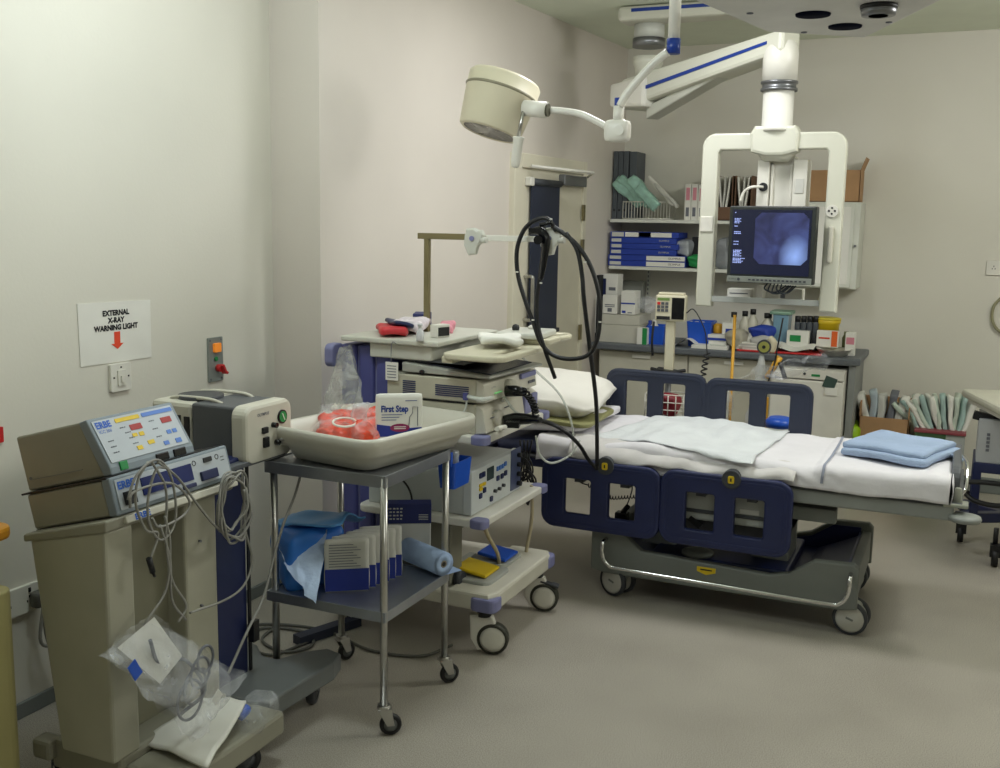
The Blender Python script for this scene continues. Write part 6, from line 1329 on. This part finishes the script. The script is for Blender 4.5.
s.plate([(xa+c8, za), (xb-c8, za), (xb, za+c8), (xb, zb-c8), (xb-c8, zb), (xa+c8, zb), (xa, zb-c8), (xa, za+c8)], [], .001, T_(0, -.034, 0) @ PLY); s.build('video_picture', endo(), sc_)
s = MB(); MT = T_(-MW/2+.03, -.0342, 0) @ PLY
rnd = random.Random(4)
for z, n in ((.035, 1), (.065, 4), (.072, 3), (.079, 4), (.086, 3), (.102, 2), (.13, 4), (.138, 4), (.178, 3), (.192, 3), (.222, 5), (.229, 4), (.236, 5), (.243, 4), (.25, 5), (.262, 7), (.269, 5), (.276, 6), (.283, 5)):
    for kk in range(n): s.plate(rrect(.009*kk, .009*kk+rnd.uniform(.005, .008), MH/2-z, MH/2-z+.0042, .0005), [], .0006, MT)
s.build('screen_text', emis('screen text', '#a5b6f4', 1.3), sc_)
s = MB(); s.cyl((-MW/2+.065, -.035, -MH/2+.017), (-MW/2+.065, -.038, -MH/2+.017), .007, 14)
for i in range(14): s.box(-.10+.021*i, -.088+.021*i, -.038, -.035, -MH/2+.012, -MH/2+.02)
s.build_each('bezel_button', DGREY, mo)
s = MB(); s.text('OLYMPUS', .009, T_(-MW/2+.012, -.0355, -MH/2+.017) @ PLY); s.build('lettering', INK, mo)
s = MB()
for i in range(5): s.tube([(-.02+.018*i, .03, -MH/2), (-.03+.02*i, .02, -MH/2-.03-.008*(i % 3)), (.02+.016*i, .03, -MH/2-.045-.006*(i % 2)), (.07+.012*i, .05, -MH/2-.01)], .004, 6)
s.build('cable_loom', mat('slate cable', '#3b4149', .5), mo)

# ------------------------------------------------------------------ examination lamp
LY = 4.0
lp = thing('examination_lamp', 'cream drum-shaped ceiling lamp on a jointed white arm', 'lamp', (-1.83, LY, 2.13))
axd = Vector((.22, .24, 1)).normalized(); hc = P(489, 133, LY)+Vector((0, 0, .0))
s = MB(lp); s.lathe(hc, [(.108, .006), (.118, 0), (.131, .01), (.150, .165), (.153, .167), (.153, .173), (.150, .175), (.153, .222), (.143, .234), (.02, .243)], axd, 40); s.build('drum', mat('lamp cream', '#dbd4ba', .4, var=.03), lp)
s = MB(lp); s.lathe(hc, [(.001, .004), (.112, .004)], axd, 36); s.build('lens', mat('lamp lens', '#8d8b80', .2), lp)
s = MB(lp); s.lathe(hc, [(.1505, .164), (.1545, .168), (.1545, .172), (.1505, .176)], axd, 40); s.build('drum_groove', mat('groove grey', '#8b8670', .5), lp)
s = MB(lp); k = P(524, 108, LY-.03); s.cyl(k, P(547, 110, LY-.03), .032, 20); kb_ = s.build('knuckle', WHITE, lp)
s = MB(lp); s.cyl(P(545, 110, LY-.03), P(548.5, 110, LY-.03), .026, 20); s.build('knuckle_opening', mat('knuckle dark', '#4c4a3a', .5), kb_)
s = MB(lp); s.cyl(P(524, 108, LY-.05), P(518, 138, LY-.06), .008, 10); s.build('handle_stem', STEEL, lp)
s = MB(lp); s.lathe(P(515, 168, LY-.07), [(.008, 0), (.016, .006), (.02, .03), (.021, .112), (.024, .118), (.024, .124)], P(518.5, 138, LY-.07)-P(515, 168, LY-.07), 18); s.build('handle', WHITE, lp)
s = MB(lp); s.tube([P(547, 110, LY), P(563, 111, LY), P(580, 114, LY), P(596, 121, LY), P(612, 130, LY)], .0135, 12); s.build('short_arm', WHITE, lp)
k = P(617.5, 131, LY)
s = MB(lp); s.soft(k, (.10, .07, .085), .018, (4, 4, 4)); s.cyl(k+Vector((.018, -.04, 0)), k+Vector((.018, .0, 0)), .02, 14); s.build('elbow', WHITE, lp)
s = MB(lp); a = P(618, 122, LY); b_ = P(619, 106, LY); s.cyl(a, b_, .021, 16); s.build('elbow_post', WHITE, lp)
s = MB(lp); s.cyl(P(618.5, 108, LY), P(618.8, 98, LY), .0165, 16); s.build('blue_stop', COLLAR, lp)
xt = P(673.5, 47, LY).x
s = MB(lp); s.tube([P(620, 106, LY-.01), P(626, 95, LY-.01), P(640, 78, LY-.01), P(655, 62, LY-.01), P(668, 52, LY-.01)], .016, 12); s.build('long_arm', WHITE, lp)
zc_ = P(673, 54, LY).z; zd_ = P(673, 39, LY).z
s = MB(lp); s.cyl((xt, LY, zc_), (xt, LY, zd_), .026, 20); s.build('blue_collar', COLLAR, lp)
s = MB(lp); s.cyl((xt, LY, zd_), (xt, LY, ZC), .0225, 20); s.build('ceiling_tube', WHITE, lp)
s = MB(lp); s.lathe((xt, LY, ZC-.05), [(.05, 0), (.10, .05)], n=24); s.build('ceiling_rose', WHITE, lp)

# ------------------------------------------------------------------ flat equipment head at the top right
ph = thing('ceiling_equipment_panel', 'large flat pale grey ceiling unit with dark round lenses', 'ceiling unit', (-.5, 3.6, 2.42))
zp = 2.40
poly = [aZ(768, 31.5, zp), aZ(864, 37.5, zp), aZ(942, -1, zp), Vector((.12, 3.2, zp)), Vector((-.15, 2.75, zp)), Vector((-.75, 2.75, zp)), aZ(690, -1, zp)+Vector((-.05, -.25, 0)), aZ(698, 1, zp)]
s = MB(ph); s.plate([(p.x, p.y) for p in poly], [], .05, T_(0, 0, zp), .006); s.build('panel', mat('panel grey', '#d6d6d2', .5), ph)
s = MB(ph)
for (x, y) in ((813, 14), (845, 26)): k = aZ(x, y, zp); s.lathe(k+Vector((0, 0, -.006)), [(.001, 0), (.060, 0), (.062, .008)], n=32)
s.build_each('dark_lens', mat('lens dark', '#0c1020', .9, spec=.05), ph)
k = aZ(879, 5, zp); s = MB(ph); s.lathe(k+Vector((0, 0, -.035)), [(.03, 0), (.055, .0), (.058, .012), (.058, .036)], n=32); rb = s.build('raised_lens', ALU, ph)
s = MB(ph); s.lathe(k+Vector((0, 0, -.014)), [(.060, 0), (.062, .008), (.060, .016)], n=32); s.build('lens_ring', BLACK, rb)
s = MB(ph); s.lathe(k+Vector((0, 0, -.037)), [(.001, 0), (.032, 0)], n=24); s.build('lens_glass', BLKG, rb)
s = MB(ph)
for (x, y) in ((750, 13), (804, 32), (889, 22)): k = aZ(x, y, zp); s.lathe(k+Vector((0, 0, -.004)), [(.004, 0), (.012, .001), (.012, .006)], n=12)
s.build_each('screw', INKG, ph)
s = MB(ph); s.cyl((-.4, 3.4, zp+.05), (-.4, 3.4, ZC), .09, 28); s.build('ceiling_stem', PEND, ph)

# ------------------------------------------------------------------ lights
def area(n, loc, sx, sy_, e, col=(1, 1, 1), rot=(0, 0, 0)):
    l = bpy.data.lights.new(n, 'AREA'); l.shape = 'RECTANGLE'; l.size = sx; l.size_y = sy_; l.energy = e; l.color = col
    o = bpy.data.objects.new(n, l); C.objects.link(o); o.location = loc; o.rotation_euler = rot; return o
def point(n, loc, r, e, col=(1, 1, 1)):
    l = bpy.data.lights.new(n, 'POINT'); l.shadow_soft_size = r; l.energy = e; l.color = col
    o = bpy.data.objects.new(n, l); C.objects.link(o); o.location = loc; return o
point('ceiling_lamp_left', (-1.75, 2.5, 2.58), .22, 34, (.88, .95, 1))
point('ceiling_fill_near', (.6, 1.2, 2.55), .3, 24, (1, .99, .97))  # added point light out of view, lifts the ceiling and near side
point('ceiling_fill_bed', (.9, 4.6, 2.55), .3, 72, (1, .985, .96))  # unseen point light added right of the bed to brighten the ceiling
area('ceiling_lamp_mid', (-1.3, 4.6, 2.84), .5, .5, 20, (.97, .98, 1))
w = bpy.data.worlds.new('world'); bpy.context.scene.world = w; w.use_nodes = True
w.node_tree.nodes['Background'].inputs['Color'].default_value = (.5, .52, .5, 1); w.node_tree.nodes['Background'].inputs['Strength'].default_value = .3
vs_ = bpy.context.scene.view_settings
vs_.view_transform = 'Standard'; vs_.look = 'None'; vs_.exposure = 0; vs_.gamma = 1
